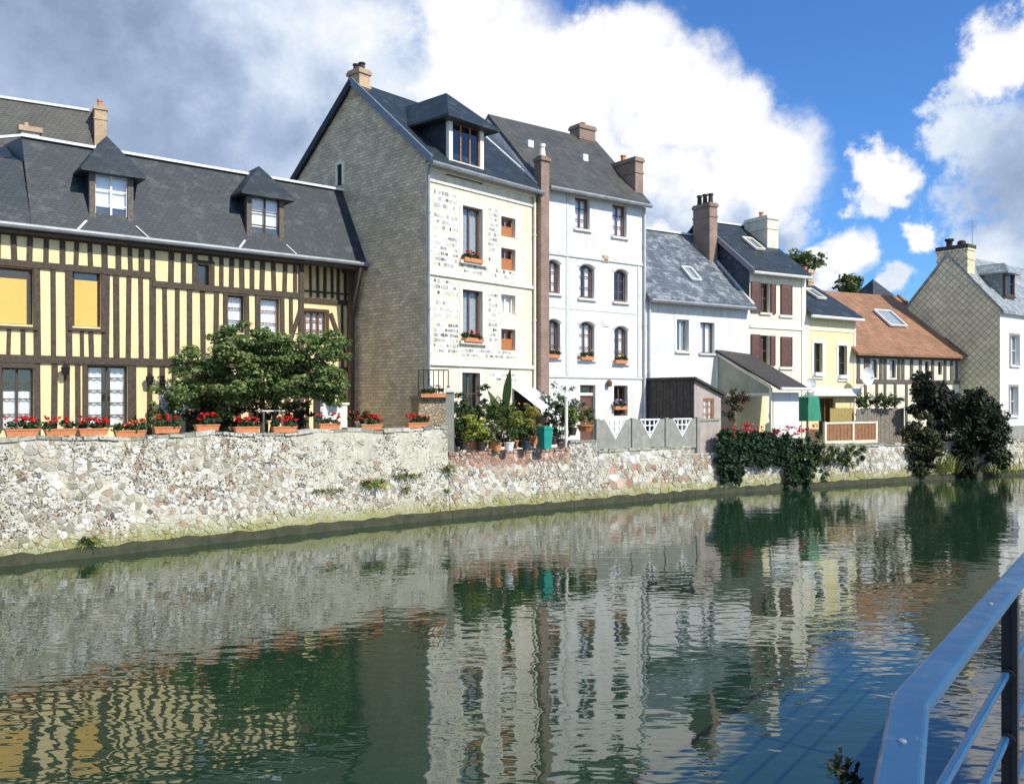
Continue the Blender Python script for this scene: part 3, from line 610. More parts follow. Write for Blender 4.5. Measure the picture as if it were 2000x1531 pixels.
def river_wall(label, px0, px1, z1, su, sz, seed, bigs, pal, bare=None, bands=(), cap=None, capcol=None, foot=True, batter=.05, mort='mortar', out=(.004, .028), ztop=None):
    pa = wallpath(px0, px1); c0 = pa.p3(0, 0); rnd = random.Random(seed)
    zt = ztop or (lambda s: z1)
    r = thing('river_wall', label, 'wall', (c0[0], c0[1], 0))
    def loc(p): return (p[0]-c0[0], p[1]-c0[1], p[2])
    f = lambda s, z, off: loc(pa.p3(s, z, off-batter*z))
    mb = MB(); n = max(4, int(pa.L/.25)); th = .55
    for i in range(n):
        a, b = pa.L*i/n, pa.L*(i+1)/n; m = 6
        for k in range(m):
            za, zb_ = k/m, (k+1)/m
            mb.face([f(a, za*zt(a), 0), f(b, za*zt(b), 0), f(b, zb_*zt(b), 0), f(a, zb_*zt(a), 0)])
        mb.face([f(a, zt(a), 0), f(b, zt(b), 0), f(b, zt(b), -th), f(a, zt(a), -th)]); mb.face([f(a, zt(a), -th), f(b, zt(b), -th), f(b, .3, -th), f(a, .3, -th)])
    for s in (0, pa.L): mb.face([f(s, -.5, 0), f(s, zt(s), 0), f(s, zt(s), -th), f(s, -.5, -th)])
    mb.build('mortar_bed', MT[mort], r)
    st = MB(); pts = rubble_pts(0, pa.L, .16, z1-.02, su, sz, rnd, bigs); cells = voronoi(pts, .01, pa.L-.01, .14, z1, max(su, sz)*1.6)
    def colf(s, z):
        if z > zt(s)-.04: return None
        if bare and bare(s, z) and rnd.random() < .93: return None
        for (za, zb_, pc) in bands:
            if za < z < zb_: c = rnd.choice(pc); k = rnd.uniform(.8, 1.2); return tuple(x*k for x in c)
        if rnd.random() < .10+.22*max(0, math.sin(s*1.3+2*math.sin(z*2.1))*math.sin(z*3+s*.4)): return None
        c = rnd.choice(pal); k = rnd.uniform(.85, 1.15); return tuple(min(.85, x*k) for x in c)
    stones(st, cells, f, colf, rnd=rnd, out=out); st.build('masonry', MT['stones'], r)
    if cap:
        cp = MB(); s = 0
        while s < pa.L-.02:
            L_ = min(rnd.uniform(.18, .5) if cap == 'stone' else .11, pa.L-s); h = rnd.uniform(.05, .11); c = rnd.choice(capcol); cp.cur = c; o = rnd.uniform(.01, .06)
            a, b = s+.006, s+L_-.006; q = [f(a, zt(a)+.003, o), f(b, zt(b)+.003, o), f(b, zt(b)+.003, -.3), f(a, zt(a)+.003, -.3)]; q2 = [(x, y, z+h) for x, y, z in q]
            cp.face(q2); cp.face(q)
            for k in range(4): cp.face([q[k], q[(k+1) % 4], q2[(k+1) % 4], q2[k]])
            s += L_
        cp.build('coping', MT['stones'], r)
    if foot:
        fo = MB(); m = max(6, int(pa.L/.3)); ws = [rnd.uniform(.10, .2) for _ in range(m+1)]; hs = [rnd.uniform(.12, .2) for _ in range(m+1)]; ws[0] = ws[-1] = .15; hs[0] = hs[-1] = .16
        for i in range(m):
            a, b = pa.L*i/m, pa.L*(i+1)/m
            fo.face([f(a, hs[i], ws[i]), f(b, hs[i+1], ws[i+1]), f(b, hs[i+1]+.05, -.05), f(a, hs[i]+.05, -.05)]); fo.face([f(a, -.4, ws[i]+.03), f(b, -.4, ws[i+1]+.03), f(b, hs[i+1], ws[i+1]), f(a, hs[i], ws[i])])
        for s, i in ((0, 0), (pa.L, m)): fo.face([f(s, -.4, ws[i]+.03), f(s, hs[i], ws[i]), f(s, hs[i]+.05, -.05), f(s, -.4, -.05)])
        fo.build('footing', MT['wet'], r)
    return pa
def s_at(pa, px):   # distance along a wall at photo column
    best = min(range(400), key=lambda i: abs((lambda q: q[0]/q[1]*FPX+CX-px)(pa.p3(pa.L*i/399, 0)))); return pa.L*best/399
pA0 = wallpath(-420, 878)
SA = {px: s_at(pA0, px) for px in (560, 590, 640, 720, 840, 870)}
def bareA(s, z): return (SA[590]+.25*math.sin(z*7) < s < SA[870] and z > 1.35+.25*math.sin(s*1.7)+.1*math.sin(s*6)) or (SA[560] < s < SA[840] and z < .55+.12*math.sin(s*5))
def ztA(s): return 2.44+.03*math.sin(s*1.9)+.02*math.sin(s*5.1)
pathA = river_wall('long pale rubble wall of chalk and flint below the half-timbered house, flower troughs along its top', -420, 878, 2.5, .115, .078, 3, 330, CH, bareA,
    cap='stone', capcol=[(.5, .48, .4), (.4, .39, .33), (.6, .58, .5), (.3, .3, .24)], ztop=ztA)
BR = [(.42, .24, .17), (.48, .30, .22), (.36, .22, .17), (.5, .4, .32)]
def bareB(s, z): return False
pathB = river_wall('lower rubble wall with a worn brick coping under the potted garden plants', 879, 1115, 1.72, .13, .09, 4, 50, CH+[(.5, .36, .27), (.55, .45, .36)], None, bands=((1.38, 1.72, BR),), cap='brick', capcol=BR)
pathB2 = river_wall('short rounded rubble pier wall between the brick-capped wall and the concrete fence', 1115.5, 1170, 1.95, .11, .085, 5, 6, [(.5, .48, .40), (.4, .38, .32), (.6, .57, .48), (.3, .28, .22)], None, cap='stone', capcol=[(.4, .38, .33), (.3, .3, .25)])
pathC = river_wall('banded stone and brick wall under the grey concrete panel fence', 1170.5, 1352, 1.62, .19, .115, 6, 30, CH+[(.55, .5, .4), (.6, .5, .42)], None, bands=((.52, .62, BR), (1.02, 1.14, BR)), cap='stone', capcol=[(.42, .42, .34), (.34, .36, .24)])
pathC2 = river_wall('short wall section of stone on a pale stepped foot below the pinkish rendered pier', 1352.5, 1408, 1.42, .18, .12, 8, 4, CH, None, bands=((1.05, 1.13, BR),))
pathD = river_wall('low rendered and stone wall almost hidden by ivy and hanging creeper', 1408.5, 1688, 1.5, .2, .14, 9, 20, CH+[(.62, .55, .45)], None, cap='stone', capcol=[(.42, .42, .34), (.3, .32, .22)])
pathE = river_wall('rough rubble wall under the dark bushes leading to the last house', 1688.5, 2400, 1.45, .18, .13, 10, 50, CH+[(.4, .38, .28)], None, cap='stone', capcol=[(.5, .47, .38), (.36, .36, .26)])
# ============================================================ house plan lines
sA, sB = P(832, 26.4), P(1045, 30.2); wB = P(1258, 33.4); lB = P(1464, 36.6); cB = P(1573, 38.3); yB = P(1671, 40.3); tB = P(1873, 43.5)
FS = Fac(sA, sB); FW = Fac(sB, wB); FL = Fac(wB, lB); FC = Fac(lB, cB); FY = Fac(cB, yB); FT = Fac(yB, tB)
FH = Fac(P(-220, 20.51), P(700, 28.47))
def house(name, label, F, zb, cat='house'):
    r = thing(name, label, cat, (F.A.x, F.A.y, zb), F.rot); ZB[r.name] = zb; return r
# ------------------------------------------------------------ half-timbered house
F = FH; zb = 2.1
hh = house('half_timbered_house', 'long half-timbered house with cream infill, dark slate mansard roof and two dormers', F, zb)
us = F.u(592)
ez = F.z(350, 478, -.35)+.02; ridge_y = .95; rz = F.z(480, 341, ridge_y)
holes = {}
def H(k, *a): holes[k] = F.rect(*a, 0); return holes[k]
H('b0', -60, 520, 65, 632); H('b1', 141, 527, 197, 638); H('small', 383, 516, 411, 560); H('c1', 443, 577, 478, 650); H('c2', 508, 583, 547, 655)
H('d0', 3, 718, 66, 840); H('d1', 170, 714, 250, 835); H('d2', 380, 735, 430, 840); H('d3', 600-14, 742, 590, 842) if False else None
mb = MB(); wall_mesh(mb, 0, us, zb-.1, ez, list(holes.values()), th=.16); mb.face([(us, 0, zb-.1), (us, .75, zb-.1), (us, .75, ez), (us, 0, ez)]); mb.build('wall', MT['cream'], hh)
y2 = .7; u2 = F.u(592, y2); ue = F.W-.02; hole2 = F.rect(586, 608, 637, 662, y2); hole2 = (max(hole2[0], us+.12), hole2[1], hole2[2], hole2[3])
door2 = F.rect(672, 748, 697, 840, y2)
mb = MB(); wall_mesh(mb, us, ue+.35, zb-.1, ez, [hole2], y=y2, th=.16); mb.build('set_back_wall', MT['cream'], hh)
mb = MB(); mb.face([(0, .0, zb-.1), (0, 6, zb-.1), (0, 6, ez+1), (0, 0, ez)]); mb.face([(0, 6, zb-.1), (F.W-.8, 6, zb-.1), (F.W-.8, 6, ez+1), (0, 6, ez+1)]); mb.build('back_wall', MT['cream'], hh)
# timbers
tb = MB(); o1 = -.035
def zl(px, pts, y=0):
    for (a, b) in zip(pts, pts[1:]):
        if a[0] <= px <= b[0] or b is pts[-1]: t = (px-a[0])/(b[0]-a[0]); return a[1]+t*(b[1]-a[1])
    return pts[0][1]
beam1 = [(-300, 505), (290, 538), (291, 552), (592, 583)]; beam2 = [(-300, 690), (0, 697), (592, 735)]
zb1a = F.z(150, 525); zb1b = F.z(440, 566); zb2 = F.z(200, 705); u29 = F.u(297)
def hbeam(u0, u1, z, h, pr=-.06, y=0): tb.box(u0, u1, y+pr, y+.01, z-h/2, z+h/2)
hbeam(0, u29, zb1a, .17); hbeam(u29+.001, us-.002, zb1b, .17); hbeam(0, us-.002, zb2, .2, -.065); hbeam(0, us-.002, ez-.12, .16, -.05)
def stud(u, za, zb_, w_=.13, y=0, pr=-.035):
    w_ *= random.uniform(.78, 1.12); e_ = random.uniform(-.013, .013); pj = y+pr+random.uniform(-.006, .006); yc = (pj+y+.01)/2; tb.bar((u-e_, yc, za), (u+e_, yc, zb_), y+.01-pj, w_, Vector((1, 0, 0)))
def inh(u, z, m=.0): return any(a-m < u < b+m and c < z < d for a, b, c, d in holes.values())
# upper row of short studs
pxs = [-60, -32, -4, 27, 58, 90, 122, 149, 176, 204, 231, 254, 276, 298, 334, 358, 381, 411, 432, 452, 472, 492, 512, 534, 556, 576]
for px in pxs:
    u = F.u(px); stud(u, (zb1a if px < 297 else zb1b)+.085, ez-.2, .14)
# main storey studs
for px in [-90, 72, 104, 134, 206, 227, 251, 275, 298, 322, 346, 370, 396, 422, 440, 482, 502, 552, 568]:
    u = F.u(px); top = (zb1a if px < 300 else zb1b)-.085; stud(u, zb2+.1, top, .14 if px not in (72, 206, 298) else .2)
for px in (-40, -8, 17, 45, 160, 178, 462, 525):   # short studs under the sills
    u = F.u(px); k = [h for h in holes.values() if h[0]-.05 < u < h[1]+.05 and h[2] > zb2 and h[3]-h[2] < 2.2]
    if k: stud(u, zb2+.1, k[0][2]-.12, .11)
for px in [-90, -50, -15, 74, 106, 130, 152, 262, 292, 316, 340, 366, 440, 466, 490, 512, 536, 560, 580]:
    stud(F.u(px), zb, zb2-.1, .13)
for k in ('b0', 'b1', 'c1', 'c2', 'd0', 'd1', 'small', 'd2'):   # heavy jambs and heads round the openings
    a, b, c, d = holes[k]; tb.box(a-.11, a-.001, -.045, .012, c-.05, d+.1); tb.box(b+.001, b+.11, -.045, .012, c-.05, d+.1); tb.box(a-.001, b+.001, -.04, .011, d+.002, d+.1)
    if k[0] != 'd': tb.box(a-.1, b+.1, -.085, .013, c-.13, c-.052)
def brace(p0, p1, y=0, w_=.13):
    a = (F.u(p0[0], y), F.z(*p0, y)); b = (F.u(p1[0], y), F.z(*p1, y)); tb.bar((a[0], y-.02, a[1]), (b[0], y-.02, b[1]), .055, w_, Vector((-(b[1]-a[1]), 0, b[0]-a[0])).normalized())
brace((559, 690), (586, 605)); tb.box(us-.16, us, -.07, .02, zb, ez-.1)
tb.build('timber_frame', MT['timber'], hh)
# timbers of the set-back part
tb = MB(); zr = F.z(650, 590, y2); hbeam(us+.01, ue+.3, zr, .16, -.06, y2); hbeam(us+.01, ue+.3, F.z(650, 722, y2), .18, -.06, y2)
hbeam(us+.01, ue+.3, F.z(650, 573, y2), .06, -.05, y2)
for px in (606, 620, 634, 648, 660, 674, 686):
    stud(F.u(px, y2), zr+.08, ez, .10, y2)
for px in (668, 680, 692): stud(F.u(px, y2), F.z(650, 722, y2)+.09, zr-.08, .10, y2)
for px in (600, 640, 666, 692): stud(F.u(px, y2), zb, F.z(650, 722, y2)-.09, .12, y2)
a, b, c, d = hole2; tb.box(b+.001, b+.09, y2-.04, y2+.012, c-.1, d+.08); tb.box(a, b, y2-.04, y2+.01, d+.002, d+.08); tb.box(a, b+.08, y2-.06, y2+.01, c-.1, c-.003)
brace((645, 612), (672, 690), y2); tb.build('timber_frame', MT['timber'], hh)
# big curved corner post carrying the roof edge
pp = MB(); zc = F.z(700, 600); xe = F.W-.12
pp.box(xe-.1, xe+.06, .12, .3, zb, ez-.05); pp.bar((xe-.02, .2, zc-.4), (xe-.0, -.35, ez-.12), .14, .14); pp.bar((xe-.05, -.3, ez-.1), (xe-.05, .7, ez-.1), .14, .16)
pp.build('corner_post', MT['timber'], hh)
for k, ty in (('b0', 'blind'), ('b1', 'blind')):
    r = holes[k]; wi = window(hh, r, .12, 'timber', 1, 1, None, None, .07)
    m_ = MB(); m_.box(r[0]+.075, r[1]-.075 if k == 'b1' else r[1]-.14, .085, .11, r[2]+.02, r[3]-.28); m_.build('blind', MT['blind'], wi)
window(hh, holes['c1'], .12, 'timber', 3, 1, 'full', None); window(hh, holes['c2'], .12, 'brownwood', 3, 1, 'full', None)
window(hh, holes['small'], .12, 'timber', 1, 1, None, None)
window(hh, holes['d0'], .12, 'timber', 4, 2, 'half', None); window(hh, holes['d1'], .12, 'timber', 5, 2, 'drape', None, .06)
window(hh, holes['d2'], .12, 'timber', 4, 2, None, None)
window(hh, hole2, y2+.1, 'brownwood', 3, 4, 'full', None, .04)
# lantern and post box things on the wall
for px in (128, 293):
    u = F.u(px, -.2); z = F.z(px, 722 if px < 200 else 740, -.2); m_ = MB(); m_.tube([(u, -.02, z+.1), (u, -.16, z+.2), (u, -.2, z+.12)], .012, 6); m_.lathe((u, -.2, z-.16), [(.03, 0), (.09, .05), (.11, .2), (.12, .21), (.02, .3)], 8)
    m_.build('wall_lantern', MT['blackpaint'], hh)
# mansard roof, steep lower slope with pale flashing at the break
hipu = F.u(42, ridge_y); s1 = (rz-ez)/(ridge_y+.35); ur = F.W-.02
rf = MB(); e0 = (-.38, ez-.03); pl = [e0, (ridge_y, rz), (ridge_y+2.6, rz+.35), (ridge_y+2.6, rz+.2), (ridge_y+.12, rz-.2), (-.38, ez-.10)]
rf.extx(pl, hipu, ur+.32)
rf.extx([e0, (ridge_y-.2, rz-.7), (ridge_y, rz-.9), (-.38, ez-.1)], -1, hipu-.001)
rf.face([(hipu-.001, ridge_y, rz), (hipu-.001, ridge_y-.2, rz-.7), (hipu-2.2, ridge_y-.2, rz-.7), (hipu-2.2, 3, rz-.55), (hipu-.001, 3, rz+.2)])
rf.build('roof', MT['slate'], hh)
fl = MB(); fl.bar((hipu, ridge_y-.02, rz+.02), (ur+.3, ridge_y-.02, rz+.02), .16, .07); fl.bar((hipu, ridge_y-.02, rz+.02), (hipu-2.3, ridge_y-.22, rz-.68), .14, .06); fl.build('ridge_flashing', MT['white_zinc'], hh)
gu = MB(); gu.tube([(-1, -.43, ez-.0), (ur+.3, -.43, ez-.0)], .075, 8); gu.build('gutter', MT['zinc'], hh)
so_ = MB(); so_.box(0, ur+.3, -.36, .0, ez-.16, ez-.11); so_.build('soffit', MT['timber'], hh)
for (wr, ap) in (((186, 344, 249, 430), 268), ((491, 388, 545, 468), 327)):
    yd = -.08; r = F.rect(*wr, yd); um = (r[0]+r[1])/2; apz = F.z((wr[0]+wr[2])/2-10, ap, .5)
    dm = dormer(hh, r, yd, 1.6, apz, ov=.28, jamb='timber2', frame='white_paint' if ap < 300 else 'timber', curtain='full', rows=3, cols=2, hipd=.75, fd=.13)
    for (p0, p1, a_, b_) in (((r[0]-.13-.36, .9, r[3]+.1), (um, 1.3, apz-.05), .09, .05), ((r[0]-.25, yd-.12, r[2]-.12), (r[0]-.5, yd-.27, r[2]-.42), .07, .03), ((r[1]+.2, yd-.1, r[2]-.1), (r[1]+.5, yd-.27, r[2]-.42), .07, .03)):
        hp = MB(); hp.bar(p0, p1, a_, b_); hp.build('flashing', MT['white_zinc'], dm)
# dim entrance, white door leaf and low bench parts of the ground floor
# ------------------------------------------------------------ tall flint and stone house
F = FS; zb = 1.6
sh = house('stone_house', 'tall narrow house with cream stone and flint panel front and a big brown rubble gable', F, zb)
ez = (F.z(835, 318, -.3)+F.z(1040, 372, -.3))/2; back = Fac(sA, sA+F.b*10); run = back.u(690); rz = EYE+(HY-168)/FPX*(back.A+back.d*run).y; depth = run*2.05; eg = ez; ez = efix(ez, rz, run, .32)
bz = EYE+(HY-360)/FPX*(back.A+back.d*(run*1.85)).y
hs = [F.rect(903, 405, 942, 512), F.rect(903, 567, 942, 667), F.rect(978, 425, 1006, 463), F.rect(978, 486, 1006, 528), F.rect(978, 576, 1006, 613), F.rect(978, 643, 1006, 684), F.rect(902, 728, 937, 850)]
shell(sh, F.W, zb, ez, rz, run, depth, 'gable', 'limestone', hs, z0=1.3)
roof(sh, F.W, ez, rz, run, depth, 'slate', ov=.32, side=.0, x0=-.1, x1=F.W-.01)
vg = MB(); s1 = (rz-ez)/run
vg.bar((-.11, -.33, ez-.33*s1+.12), (-.11, run, rz+.14), .07, .22, Vector((0, -1, 1))); vg.build('verge', MT['blue_zinc'], sh)
vb = MB(); s2 = (rz-ez)/(depth-run); vb.bar((-.11, run, rz+.12), (-.11, depth+.3, ez-.3*s2+.12), .07, .22, Vector((0, 1, 1))); vb.build('verge', MT['blackpaint'], sh)
va = MB(); va.bar((F.W+.02, -.3, ez-.3*s1+.2), (F.W+.02, run, rz+.22), .1, .05, Vector((0, -1, 1))); va.build('flashing', MT['white_zinc'], sh)
gutter(sh, -.12, F.W, -.38, eg, r=.08)
pipe(sh, .02, -.1, zb, eg); pipe(sh, F.W-.12, -.09, zb, eg, 'stonetrim')
tr = MB()
zc1 = (F.z(838, 533)+F.z(1025, 560))/2; zc2 = (F.z(845, 706)+F.z(1005, 719))/2; zc0 = eg-.42
for z, h, o in ((zc1, .1, .07), (zc2, .12, .08), (zc0, .07, .05), (eg-.02, .2, .12)): tr.box(.03, F.W-.03, -o, .01, z-h/2, z+h/2)
for r in hs: surround(tr, r, .13, .02); 
for r in hs[:2]: tr.box(r[0]-.16, r[1]+.16, -.12, .05, r[2]-.1, r[2]-.002)
for z in np.arange(zb, ez-.7, .52): tr.box(.0, .3 if int(z/.52) % 2 else .2, -.012, .01, z, z+.24)
tr.build('stone_trim', MT['stonetrim'], sh)
FL_ = [(.16, .16, .17), (.28, .28, .28), (.45, .44, .42), (.10, .10, .11), (.58, .56, .5), (.22, .21, .21)]
def panel(px0, py0, px1, py1, seed):
    r = F.rect(px0, py0, px1, py1); rnd = random.Random(seed); m_ = MB()
    m_.cur = (.80, .76, .62); m_.box(r[0], r[1], -.004, .02, r[2], r[3])
    cells = []; nr = max(1, round((r[3]-r[2])/.17)); rh = (r[3]-r[2])/nr
    for k in range(nr):
        x = r[0]+.02; zc = r[2]+rh*(k+.5)
        while x < r[1]-.05:
            w_ = min(rnd.uniform(.06, .17), r[1]-.02-x); h = rh*rnd.uniform(.28, .43); j = lambda: rnd.uniform(-.012, .012)
            if rnd.random() < .86: cells.append([(x+j(), zc-h+j()), (x+w_*.5, zc-h*.9+j()), (x+w_+j(), zc-h+j()), (x+w_+j(), zc+h+j()), (x+j(), zc+h+j())])
            x += w_+.012
    stones(m_, cells, lambda u, z, o: (u, -.004-o, z), lambda a, b: rnd.choice(FL_+[(.66, .64, .58)]), gap=.008, out=(.004, .014), rnd=rnd)
    m_.build('flint_panel', MT['flints'], sh)
for i, p in enumerate(((846, 373, 895, 410), (846, 418, 895, 452), (846, 460, 895, 523), (953, 405, 972, 512), (900, 522, 1012, 541), (846, 545, 895, 578), (846, 586, 895, 622), (846, 630, 895, 690), (953, 572, 972, 668), (900, 682, 1012, 700), (955, 728, 1010, 745))): panel(*p, i)
window(sh, hs[0], .16, 'shutter', 1, 2, 'grey', None, .06); window(sh, hs[1], .16, 'shutter', 1, 2, 'grey', None, .06)
for i in (2, 3, 4, 5):
    r = hs[i]; wi = window(sh, r, .14, 'orangewood' if i != 4 else 'stonetrim', 1, 2, None if i != 4 else 'full', None, .05)
    if i != 4: m_ = MB(); m_.box(r[0]+.05, r[1]-.05, .10, .13, r[2]+.04, r[2]+(r[3]-r[2])*.55); m_.build('shutter', MT['orangewood'], wi)
window(sh, hs[6], .14, 'brownwood', 3, 2, None, None)
r = F.rect(883, 247, 937, 320, -.12)
yd = -.12; r = (r[0], r[1], r[2], r[3])
dormer(sh, r, yd, 3.0, F.z(880, 197, 1.2), ov=.4, frame='orangewood', jamb='stonetrim', curtain=None, rows=1, cols=3, hipd=1.3, fd=.14)
chimney(sh, -.02, .42, run-.35, run+.25, rz-.4, rz+.36, 'tanbrick', 2, potmat='soot', poth=.26)
gw = MB(); gx = Fac(sA, sA+F.b*10); gy = gx.u(665); gz0 = EYE+(HY-362)/FPX*(gx.A+gx.d*gy).y; gz1 = EYE+(HY-322)/FPX*(gx.A+gx.d*gy).y
gw.box(-.05, .02, gy-.22, gy-.13, gz0, gz1+.08); gw.box(-.05, .02, gy+.13, gy+.22, gz0, gz1+.08); gw.box(-.07, .02, gy-.13, gy+.13, gz1, gz1+.1); g_ = gw.build('window_frame', MT['stonetrim'], sh)
gp = MB(); gp.box(-.012, .0, gy-.13, gy+.13, gz0, gz1); gp.build('window', MT['shade_dark'], g_)
# brick pier between stone house and white house
pw = MB(); zt = FW.z(1054, 312, -.35); pw.box(.0, .36, -.34, .05, 1.4, zt); pw.box(-.04, .40, -.4, .06, zt, zt+.12); pw.box(.04, .36, -.28, 0, zt+.12, zt+.2)
F = FW; zb = 1.6
wh = house('white_house', 'tall white rendered house with rows of small arched windows and a brown slate roof', F, zb)
pi_ = pw.build('brick_pier', MT['brick'], wh); pp = MB(); pp.lathe((.2, -.14, zt+.2), [(.13, 0), (.09, .3), (.12, .32), (.12, .42)], 10); pp.build('chimney_pot', MT['stonetrim'], pi_)
ez = (F.z(1067, 362, -.25)+F.z(1255, 405, -.25))/2; run = 2.85; rz = EYE+(HY-281)/FPX*(wB+F.b*run).y; depth = 6.2; eg = ez; ez = efix(ez, rz, run, .28)
sq = [F.rect(1123, 386, 1152, 448), F.rect(1196, 400, 1224, 463)]
ar = [F.rect(1066, 508, 1094, 573), F.rect(1131, 517, 1161, 583), F.rect(1199, 527, 1226, 590), F.rect(1066, 624, 1094, 698), F.rect(1131, 629, 1161, 702), F.rect(1199, 638, 1226, 709)]
ar[0] = (max(ar[0][0], .5), *ar[0][1:]); ar[3] = (max(ar[3][0], .5), *ar[3][1:])
gf = [F.rect(1133, 752, 1163, 860), F.rect(1199, 753, 1226, 812)]
shell(wh, F.W, zb, ez, rz, run, depth, 'render_white', 'render_white', sq+ar+gf, arches=[(*a, .14) for a in ar], z0=1.3)
roof(wh, F.W, ez, rz, run, depth, 'slateb', ov=.28, x0=.02, x1=F.W+.06); gutter(wh, .4, F.W+.05, -.34, eg, r=.075)
for r in sq: window(wh, r, .15, 'shutter', 3, 2, 'full', 'render_white', .085)  # wide dark frames put the deep reveal shadow into colour
for i, r in enumerate(ar): window(wh, r, .15, 'shutter', 3, 2, ('full', 'drape', None, 'grey', 'full', 'drape')[i], 'render_white', .095)  # dark frame widened to paint the reveal shadow of the arched openings
dr = window(wh, gf[0], .14, 'brownwood', 1, 1, None, None, .08, name='door'); m_ = MB(); m_.box(gf[0][0]+.09, gf[0][1]-.09, .155, .175, zb, gf[0][3]-.42); m_.build('door_leaf', MT['shutter'], dr); m_ = MB(); m_.box(gf[0][0]+.06, gf[0][1]-.06, .08, .13, gf[0][3]-.38, gf[0][3]-.28); m_.build('transom', MT['stonetrim'], dr)
window(wh, gf[1], .14, 'shutter', 2, 2, None, None, .06)
md = MB(); zm = (F.z(1067, 492)+F.z(1255, 519))/2; zn = F.z(1160, 737)
for (z, h, o) in ((zm, .09, .05), (zn, .07, .04), (F.z(1160, 607), .03, .015)): md.box(.45, F.W-.02, -o, .01, z-h/2, z+h/2)
for px in (1108, 1247): u = F.u(px); md.box(u-.07, u+.07, -.028, .01, zn+.05, zm-.06)
u = F.u(1108); md.box(u-.05, u+.05, -.02, .01, zm+.06, ez-.1)
for r in ar:
    md.box(r[0]-.05, r[1]+.05, -.055, .02, r[2]-.05, r[2]-.003)
    n = 6
    for k in range(n):
        t0, t1 = k/n, (k+1)/n; f_ = lambda t: r[3]+.05-.14*(2*t-1)**2; md.bar((r[0]-.06+(r[1]-r[0]+.12)*t0, -.01, f_(t0)), (r[0]-.06+(r[1]-r[0]+.12)*t1, -.01, f_(t1)), .05, .05, Vector((0, 0, 1)))
md.build('moulding', MT['render_grey'], wh)
for (px, py, mt_) in ((1182, 506, 'tanbrick'), (1183, 631, 'stonetrim')):
    u = F.u(px); z = F.z(px, py); m_ = MB(); m_.box(u-.16, u+.16, -.03, .01, z-.13, z+.13); m_.box(u-.1, u+.1, -.05, -.031, z-.08, z+.08); m_.build('plaque', MT[mt_], wh)
u = F.u(1186); z = F.z(1186, 750); m_ = MB(); m_.lathe((u, -.12, z-.1), [(.05, 0), (.1, .06), (.1, .18), (.03, .26)], 8); m_.bar((u, -.12, z+.12), (u, .0, z+.12), .03, .03); m_.build('wall_lantern', MT['brownwood'], wh)
pipe(wh, F.W-.05, -.08, zb, ez-.3, 'render_grey')
chimney(wh, F.W-1.0, F.W-.15, run-.25, run+.35, rz-.3, rz+.42, 'brick', 1, poth=.15)
chimney(wh, F.W-.32, F.W+.1, .15, 1.9, ez-.3, ez+1.5, 'brick', 1, poth=.25)
for px, y in ((1190, 1.4), (1085, 1.5)):
    u = F.u(px); m_ = MB(); z = ez+y*(rz-ez)/run+.22; m_.box(u-.12, u+.12, y-.1, y+.25, z-.12, z+.14); m_.build('roof_vent', MT['white_zinc'], wh)
# ------------------------------------------------------------ low white house
F = FL; zb = 1.5
lh = house('low_white_house', 'low white rendered house with a patchy grey slate roof', F, zb)
ez = (F.z(1268, 585, -.25)+F.z(1460, 604, -.25))/2; run = 3.1; rz = EYE+(HY-452)/FPX*(F.A+F.d*(F.W*.35)+F.b*run).y; depth = 6.5; eg = ez; ez = efix(ez, rz, run, .3)
hl = [F.rect(1321, 624, 1345, 686), F.rect(1367, 630, 1395, 690)]
shell(lh, F.W, zb, ez, rz, run, depth, 'render_white', 'render_white', hl, z0=1.2); roof(lh, F.W, ez, rz, run, depth, 'slatep', ov=.3, x0=.0, x1=F.W-.02)
gutter(lh, .05, F.W-.05, -.36, eg, r=.08); window(lh, hl[0], .14, 'render_grey', 1, 2, 'grey', 'render_cream', .05); window(lh, hl[1], .14, 'brownwood', 1, 2, 'full', 'render_grey', .05)
m_ = MB()
for r in hl: surround(m_, r, .1, .02)
m_.build('window_surround', MT['white_paint'], lh)
s1 = (rz-ez)/run; skylight(lh, F.u(1350, .6), F.u(1368, .6), .55, 1.15, ez, s1)
m_ = MB(); m_.bar((.1, run, rz+.2), (F.W-.1, run, rz+.2), .22, .08); m_.build('ridge_flashing', MT['white_zinc'], lh)
chimney(lh, F.W-.55, F.W-.08, 1.75, 2.75, ez+.3, F.z(1380, 402, 1.8), 'brick', 3, poth=.45, potmat='soot')
m_ = MB(); m_.bar((F.W-.05, -.25, ez-.1), (F.W-.05, run, rz+.2), .16, .06, Vector((0, -1, 1))); m_.build('verge', MT['render_grey'], lh)
pipe(lh, .22, -.08, zb, ez-.3, 'render_grey')
